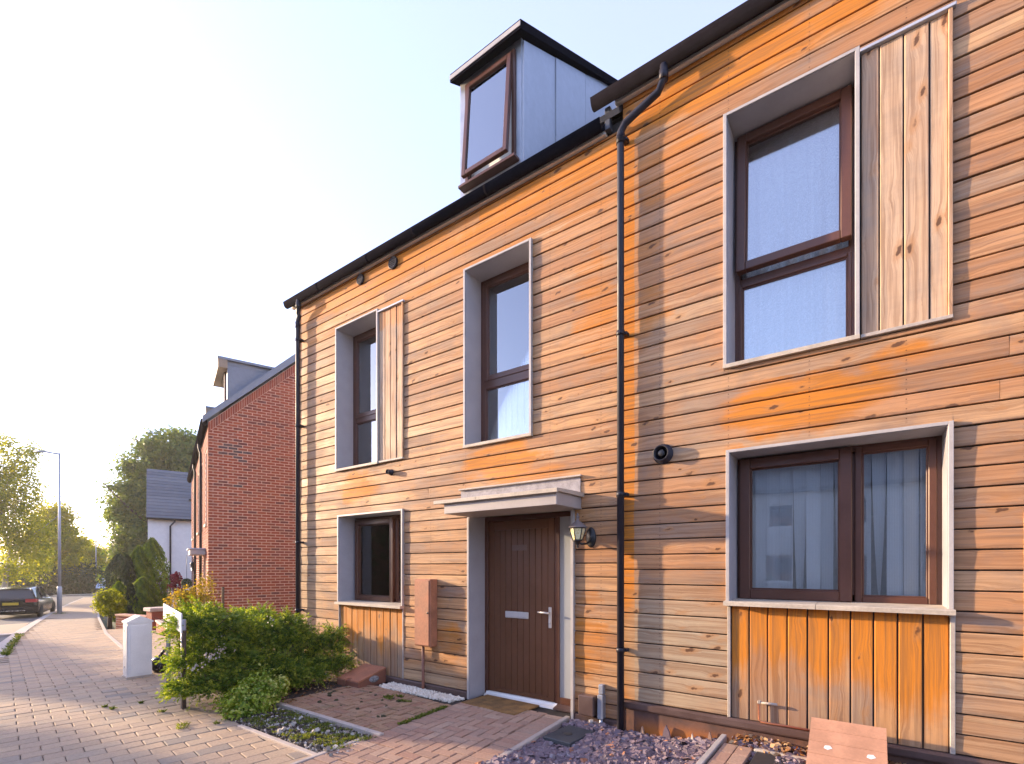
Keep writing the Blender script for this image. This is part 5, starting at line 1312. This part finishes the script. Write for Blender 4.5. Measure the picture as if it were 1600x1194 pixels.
P, N, T = clump_cloud([(tp[0], tp[1], tp[2]+.78, .40, .40, .42)], 240, 12, .05, 8, 1., .85); leaf_mesh('foliage', M['birch'], t_, P, N, .07, .6, .45, T*.6, 9)
rp = survey(278, 912, 19.5)
t_ = thing('red_shrub', 'crimson leaved shrub in front of the white wall', 'shrub', (rp[0], rp[1], gz(rp[0])), world=True)
P, N, T = clump_cloud([(rp[0], rp[1], rp[2]-.05, .26, .26, .32), (rp[0]-.2, rp[1], rp[2]+.22, .14, .14, .2)], 60, 14, .06, 12, 1., .5); leaf_mesh('foliage', M['redleaf'], t_, P, N, .09, .6, .5, T, 9)
mb = MB(); limbs(mb, (rp[0], rp[1], gz(rp[0])), (rp[0], rp[1], rp[2]), .03, 4, 4); mb.build('stem', M['bark'], t_)
yp = survey(300, 938, 11.2)
t_ = thing('golden_shrub', 'golden yellow shrub at the corner of the brick house', 'shrub', (yp[0], yp[1], gz(yp[0])), world=True)
yb_ = [(*survey(285, 937, 11.2), .28, .28, .22), (*survey(305, 936, 11.4), .32, .3, .25), (*survey(322, 922, 11.6), .16, .16, .36), (*survey(300, 965, 11.2), .5, .4, .35)]
P, N, T = clump_cloud(yb_, 260, 16, .07, 14, .8, .6); leaf_mesh('foliage', M['yellowleaf'], t_, P, N, .055, .6, .5, T, 9)
mb = MB(); limbs(mb, (yp[0], yp[1], gz(yp[0])), (yp[0], yp[1], yp[2]), .03, 5, 5, .7); mb.build('stem', M['bark'], t_)

# the spreading juniper that fills the corner by the downpipe
def juniper():
    base = (-6.75, -.85, 0); t_ = thing('juniper_bush', 'large spreading juniper bush filling the bed left of the gas box', 'bush', base, world=True)
    g = np.random.default_rng(21)
    bl = [(*survey(px, py, zc), a, b, c) for px, py, zc, a, b, c in ((302, 985, 5.9, .20, .22, .20), (335, 972, 6.3, .30, .25, .18), (302, 1035, 5.7, .20, .2, .18), (325, 1078, 5.6, .25, .2, .12), (372, 985, 6.6, .34, .3, .2), (420, 992, 7.0, .35, .3, .2),
          (362, 1035, 6.2, .34, .3, .2), (412, 1040, 6.5, .35, .25, .18), (472, 1003, 7.1, .34, .25, .2), (506, 1018, 7.2, .26, .2, .18), (470, 1038, 6.9, .3, .2, .15), (312, 962, 6.4, .2, .2, .13), (395, 965, 7.3, .35, .22, .12), (345, 1062, 5.9, .3, .25, .16), (440, 1050, 6.4, .3, .2, .14), (375, 1060, 6.1, .3, .25, .15), (340, 1035, 6.1, .28, .25, .2), (400, 1015, 6.7, .35, .3, .2), (450, 1000, 7.0, .3, .25, .2), (445, 975, 7.2, .28, .2, .12), (350, 1000, 6.4, .3, .25, .2), (522, 1000, 7.35, .10, .1, .15), (500, 1043, 6.9, .28, .2, .13), (528, 1040, 6.95, .15, .15, .12), (435, 1064, 6.3, .25, .2, .10), (478, 1056, 6.6, .25, .2, .10), (300, 1075, 5.5, .15, .15, .1), (385, 1068, 6.2, .2, .2, .1), (325, 1010, 6.0, .25, .25, .2))]
    stems = MB()
    sprays_c, sprays_n, sprays_t, ups = [], [], [], []
    for b in bl:
        limbs_n = 5
        for _ in range(limbs_n):
            d = g.normal(0, 1, 3); d[2] = abs(d[2])*.5; d /= np.linalg.norm(d); e_ = np.array(b[:3])+d*np.array(b[3:])*.8
            s0 = np.array(base)+np.array([g.uniform(-.15, .15), g.uniform(-.1, .1), .02]); mid = (s0+e_)/2+np.array([0, 0, .02])
            stems.tube([tuple(s0), tuple(mid), tuple(e_)], [.018, .012, .004], 5)
        ncl = int(300*(b[3]*b[4]*b[5]/.07)**.55)+70
        for _ in range(ncl):
            d = g.normal(0, 1, 3); d /= np.linalg.norm(d)
            if d[2] < -.45: d[2] *= -.5
            r = .5+.55*g.random()**.8; c = np.array(b[:3])+d*np.array(b[3:])*r
            ax = d*np.array([1, 1, .35])+np.array([0, -.25, .12])+g.normal(0, .35, 3); ax /= np.linalg.norm(ax)
            tn = np.clip(.42+.26*g.normal(), 0, 1)
            n = 34; L = .17*g.uniform(.7, 1.4); u = g.random(n)
            side = g.normal(0, 1, (n, 3)); side -= (side@ax)[:, None]*ax; side /= np.linalg.norm(side, axis=1)[:, None]
            C = c+ax*(u*L)[:, None]+side*(.036*(1-u*.75))[:, None]-np.array([0, 0, 1])*(u**2*.03)[:, None]
            sprays_c.append(C); ups.append(np.tile(ax, (n, 1))*1.2+side*.7); sprays_n.append(side+np.array([0, 0, .5])); sprays_t.append(np.clip(tn+.5*(u-.45), 0, 1))
    C = np.concatenate(sprays_c); N = np.concatenate(sprays_n); T = np.concatenate(sprays_t); U = np.concatenate(ups)
    k = C[:, 2] > .01
    leaf_mesh('foliage', M['juniper'], t_, C[k], N[k], .031, .34, .3, T[k], 22, up=U[k])
    for _ in range(26):
        b = bl[g.integers(len(bl))]; c = np.array(b[:3])+g.normal(0, .5, 3)*np.array(b[3:])
        d = g.normal(0, 1, 3); d[1] -= .8; d[2] = abs(d[2])*.8; d /= np.linalg.norm(d)
        stems.tube([tuple(c), tuple(c+d*.14), tuple(c+d*.26+np.array([0, 0, .02]))], [.006, .004, .002], 4)
    stems.build('stem', M['bark'], t_)
    fp = [survey(px+g.normal(0, 7), py+g.normal(0, 4), zc+g.normal(0, .04)) for px, py, zc in [(330, 1025, 5.45)]*34+[(305, 1040, 5.4)]*20+[(350, 1015, 5.75)]*16+[(345, 1002, 5.9)]*6+[(420, 970, 6.8)]*8]
    C = np.array(fp); leaf_mesh('flower_head', m_leaf('pale_blossom', [(0, (.42, .33, .26)), (1, (.62, .54, .44))], .3, 1.), t_, C, np.tile([.3, -.8, .5], (len(C), 1)), .028, .8, .5, None, 23)
juniper()
ep = (-5.78, -1.72, 0)
t_ = thing('variegated_shrub', 'pale variegated shrub at the corner of the gravel bed', 'shrub', ep, world=True)
eb_ = [(*survey(px, py, zc), a, a, c) for px, py, zc, a, c in ((372, 1108, 5.25, .17, .10), (400, 1095, 5.4, .19, .14), (425, 1078, 5.65, .15, .14), (385, 1085, 5.5, .17, .14), (440, 1068, 5.7, .06, .10), (418, 1062, 5.7, .05, .10), (396, 1070, 5.6, .08, .1), (360, 1100, 5.4, .13, .1))]
P, N, T = clump_cloud(eb_, 360, 15, .035, 41, .8, .55); k = P[:, 2] > .0; leaf_mesh('foliage', M['variegated'], t_, P[k], N[k]+np.array([0, 0, .5]), .036, .62, .5, T[k]*1.15, 42)
mb = MB(); limbs(mb, ep, (-5.7, -1.65, .3), .015, 7, 6, .8, .1); mb.build('stem', M['bark'], t_)

def tufts(name, label, pts, seed, h=.07, n=26, spread=.05, mat='grass'):
    g = np.random.default_rng(seed); Cs, Ns, U = [], [], []
    for (x, y, z, s) in pts:
        a = g.random(n)*6.28; r = spread*s*g.random(n); Cs.append(np.stack([x+r*np.cos(a), y+r*np.sin(a), z+h*s*.3*g.random(n)+.008], 1))
        d = np.stack([np.cos(a)*.8, np.sin(a)*.8, .5+g.random(n)], 1); U.append(d); Ns.append(np.stack([-np.sin(a), np.cos(a), np.full(n, .3)], 1))
    o = leaf_mesh(name, M[mat], None, np.concatenate(Cs), np.concatenate(Ns), h, .22, .4, None, seed, 'stuff', up=np.concatenate(U)); o['label'] = label
g = random.Random(4)
tufts('pavement_weeds', 'small green weeds growing from the pavement joints', [(g.uniform(-7.4, -5.2), g.uniform(-2.75, -2.1), .0, g.uniform(.3, .9)) for _ in range(4)]+[(-5.6, -2.45, 0, 1.2), (-5.5, -2.5, 0, 1.), (-6.3, -2.4, 0, 1.)], 51, .05)
tufts('path_grass', 'thin grass growing along the seam between path and forecourt', [(*to_path(-1.30+g.uniform(-.02, .02), -1.1+k*.018), .012, g.uniform(.4, 1)) for k in range(40)]+[(-4.55+g.uniform(-.2, .2), -.55+g.uniform(-.08, .08), .012, .9) for k in range(12)], 52, .05, 20, .035)
tufts('bed_moss', 'moss and creeping weeds over the gravel bed', [(g.uniform(-5.2, -3.7), g.uniform(-2.05, -1.6), .02, g.uniform(.5, 1.3)) for _ in range(120)], 53, .03, 26, .06)
tufts('kerb_grass', 'grass growing along the pavement kerb and lamp post foot', [(-13.9-k*.28+g.uniform(-.1, .1), -2.52+k*.056, gz(-13.9-k*.28), g.uniform(.6, 1.6)) for k in range(22)]+[(b1[0]+g.uniform(-.2, .2), b1[1]+g.uniform(-.2, .2), gz(b1[0]), 2.5) for k in range(8)], 54, .09, 20, .07)
g2 = random.Random(9)
stones('moss_lumps', m_plain('dark_moss', (.05, .045, .018), 1., var=.4, bump=.8), court, [(g2.uniform(-5.5, -4.0), g2.uniform(-1.2, -.4), .014) for _ in range(26)], .06, .35, 13)

# far side: road-end hedge, trees, hill, garage
def px_blobs(L): return [(*survey(px, py, zc), r, r, rz) for px, py, zc, r, rz in L]
hb = survey(100, 925, 44)
t_ = thing('far_hedge', 'dark clipped hedge along the far side of the junction', 'hedge', (hb[0], hb[1], -.9), world=True)
P, N, T = clump_cloud([(*survey(px, 908, 47), 1.6, 1.6, 1.7) for px in (-30, 5, 40, 62, 85, 108, 130, 148)], 620, 16, .28, 61, .9, .5); leaf_mesh('foliage', M['darkgreen'], t_, P, N, .24, .6, .6, T, 62)
mb = MB()
for px in (20, 60, 100, 140): p = survey(px, 925, 47); mb.tube([(p[0], p[1], -.9), (p[0], p[1], 1.0)], .08, 6)
mb.build('stem', M['bark'], t_)
bt = survey(4, 940, 33)
tree('birch_tree', 'drooping sunlit birch at the left edge behind the parked car', 'tree', (bt[0], bt[1], -.85), px_blobs([(-10, 715, 33, 2.2, 1.6), (25, 765, 33, 1.7, 1.6), (5, 820, 33, 2.2, 1.9), (40, 825, 33, 1.5, 1.3), (50, 870, 33, 1.3, 1.1), (-30, 770, 33, 2.5, 2.4), (20, 880, 34, 1.9, 1.2), (48, 703, 33, .75, .25), (58, 722, 33, .25, .55), (42, 740, 33, .2, .6), (30, 725, 33, .6, .7)]), M['birch'], M['birchbark'], 950, 24, .26, .17, 71, .16, 9, 'trees beyond the road', squash=1.15)
tree('field_maple', 'glowing yellow-green tree between the two street lamps', 'tree', (*survey(80, 925, 48)[:2], -.85), px_blobs([(82, 815, 47, 1.7, 2.0), (72, 850, 47, 2.0, 1.8), (100, 845, 47, 1.8, 1.6), (92, 875, 47, 1.9, 1.4), (98, 810, 47, .9, 1.1), (66, 812, 47, .9, 1.4)]), M['glowleaf'], M['bark'], 620, 22, .34, .25, 72, .16, 8, 'trees beyond the road')
tree('hazel_tree', 'lower glowing hazel right of the nearer lamp post', 'tree', (*survey(122, 925, 58)[:2], -.85), px_blobs([(122, 862, 58, 1.9, 1.7), (140, 872, 58, 1.8, 1.5), (112, 880, 58, 1.9, 1.3), (130, 890, 57, 2.2, 1.1)]), M['glowleaf'], M['bark'], 520, 22, .36, .28, 73, .15, 7, 'trees beyond the road')
tree('hedgerow_tree', 'hazy green tree closing the view right of the second lamp', 'tree', (*survey(165, 925, 64)[:2], -.85), px_blobs([(158, 878, 64, 2.0, 1.7), (172, 890, 64, 1.9, 1.4), (148, 893, 64, 2.0, 1.2)]), M['glowleaf'], M['bark'], 420, 22, .38, .3, 74, .14, 6, 'trees beyond the road')
tree('sycamore_tree', 'tall dense sycamore towering behind the white house', 'tree', (*survey(228, 930, 41)[:2], -.85), px_blobs([(272, 700, 41, 2.3, 1.5), (240, 722, 41, 2.0, 1.5), (298, 715, 41, 1.9, 1.5), (212, 735, 41, 1.1, .8), (210, 775, 41, 1.9, 1.3), (195, 800, 41, 1.3, .9), (212, 828, 41, 1.7, 1.3), (250, 775, 42, 2.5, 2.0), (205, 862, 41, 1.3, 1.4), (196, 905, 41, 1.1, 1.4), (225, 860, 42, 2.0, 1.8), (290, 760, 43, 2.4, 2.)]), M['sycamore'], M['bark'], 1700, 26, .34, .27, 75, .3, 12, 'trees beyond the road', shell=.62)
gp = survey(158, 912, 66)
gr_ = thing('garage', 'small pale garage beyond the far lamp post', 'garage', (gp[0], gp[1], -.85), R(25))
mb = MB(); mb.box(-1.3, 1.1, -1, 2, 0, 1.5); mb.build('wall', M['render'], gr_); mb = MB(); mb.prism([(-1.15, 1.5), (.5, 2.2), (2.15, 1.5)], 'x', -1.4, 1.2); mb.build('roof', M['trim'], gr_); mb = MB(); mb.box(-.5, .7, -1.03, -1.002, .05, 1.3); mb.build('door', M['white'], gr_)
tr_p = survey(168, 917, 46)
tt_ = thing('covered_trailer', 'light blue covered trailer beside the far lamp post', 'trailer', (tr_p[0], tr_p[1], -.82), R(30))
mb = MB(); mb.prism([(-.65, .45), (-.6, .7), (0, 1.35), (.6, .7), (.65, .45)], 'x', -.55, .55); mb.build('cover', m_plain('pale_blue_cover', (.42, .52, .72), .6, var=.08), tt_)
mb = MB(); mb.box(-.6, .6, -.6, .6, .33, .449, .01); mb.build('chassis', M['iron'], tt_)
for s in (-1, 1):
    mb = MB(); mb.lathe([(.02, s*.62), (.22, s*.62), (.22, s*.72), (.02, s*.72)], (0, 0, .23), 14, 'y'); mb.build('wheel', M['iron'], tt_)
# distant hill
mb = MB(); n, m = 40, 10
for i in range(n+1):
    a = -60+i*7.0
    for j in range(m+1):
        f = j/m; hgt = 18*math.sin(math.pi*f)**1.2*(.7+.3*math.sin(i*.7)+.12*math.sin(i*1.9)); mb.v.append((-560-f*260, a*3+60, hgt-3))
for i in range(n):
    for j in range(m): mb.f.append([i*(m+1)+j, (i+1)*(m+1)+j, (i+1)*(m+1)+j+1, i*(m+1)+j+1]); mb.sm.append(True)
mb.build('hill', m_plain('wooded_hill', (.06, .085, .05), .95, var=.3, scale=.05), None, 'structure')

# unseen hedge added left of the view to shade the pavement, with a gap
def shade_hedge(label, x0, x1, y, h, seed):
    t_ = thing('shade_hedge', label, 'hedge', ((x0+x1)/2, y, gz((x0+x1)/2)-.1), group='unseen hedges added for shade', world=True)
    n = max(int((x1-x0)/1.1), 1); bl = []
    for k in range(n):
        x = x0+(k+.5)*(x1-x0)/n; bl += [(x, y, h*.3, .75, .5, h*.32), (x, y, h*.72, .75, .5, h*.30)]
    P, N, T = clump_cloud(bl, n*60, 12, .16, seed, 1., .35); leaf_mesh('foliage', M['darkgreen'], t_, P, N, .2, .7, .6, T, seed)
    mb = MB(); mb.box(x0+.1, x1-.1, y-.25, y+.25, -.6, h*.88); mb.build('shade_core', M['bark'], t_)
shade_hedge('unseen hedge added to shade the pavement, nearest the house', -17.9, -6.5, -6.9, 3.9, 81)
shade_hedge('unseen hedge added to shade the pavement, farther away', -40., -22.3, -6.9+.0, 3.9, 82)

for k, (x0, lab) in enumerate(((-15.5, 'red brick house across the street, left of three'), (-5.0, 'white rendered house across the street, middle of three'), (5.5, 'white rendered house across the street, right of three'))):
    oh = thing('opposite_house', lab, 'house', (x0, -21, -.1), group='houses across the street')
    oo = [(1., 2.2, 1., 2.3), (4.0, 5.0, 0., 2.2), (6.8, 8.4, 1., 2.3), (1.1, 2.2, 3.5, 4.7), (4.0, 5., 3.5, 4.7), (6.9, 8.3, 3.5, 4.7)]
    mb = MB(); xs = sorted({0, 9.6, *[h[q] for h in oo for q in (0, 1)]})
    for a, b in zip(xs, xs[1:]):
        for p, q in interval_minus(-.2, 5.4, [(h[2], h[3]) for h in oo if h[0] < (a+b)/2 < h[1]]): mb.box(a, b, -.3, 0, p, q)
    mb.box(0, 9.6, -7.5, -7.2, -.2, 5.4); mb.box(0, .3, -7.19, -.31, -.2, 5.4); mb.box(9.3, 9.6, -7.19, -.31, -.2, 5.4)
    mb.build('wall', M['render'] if k else M['brick'], oh)
    mb = MB(); mb.prism([(.3, 5.35), (-3.75, 8.4), (-7.8, 5.35), (-7.8, 5.2), (.3, 5.2)], 'x', -.2, 9.8); mb.build('roof', M['slate'], oh)
    for (a, b, p, q) in oo:
        mb = MB(); mb.frame(a, b, p, q, -.15, -.08, .07, .003); f = mb.build('window' if p > .5 else 'door', M['white'], oh)
        mb = MB(); mb.box(a+.07, b-.07, -.12, -.11, p+.07, q-.07); mb.build('pane' if p > .5 else 'panel', M['glass'] if p > .5 else M['door'], f)

# evening haze over the street: one closed even body of air round everything
hz = NT('haze_air'); pv_ = hz.n('ShaderNodeVolumePrincipled'); pv_.inputs['Color'].default_value = (1, .97, .92, 1); pv_.inputs['Density'].default_value = .0006; pv_.inputs['Anisotropy'].default_value = .55
hz.t.links.new(pv_.outputs[0], hz.out.inputs['Volume'])
mb = MB(); mb.box(-905, 905, -905, 905, -6, 15.5); h_ = mb.build('haze', hz.m, None, 'stuff'); h_['label'] = 'thin warm evening haze filling the street'
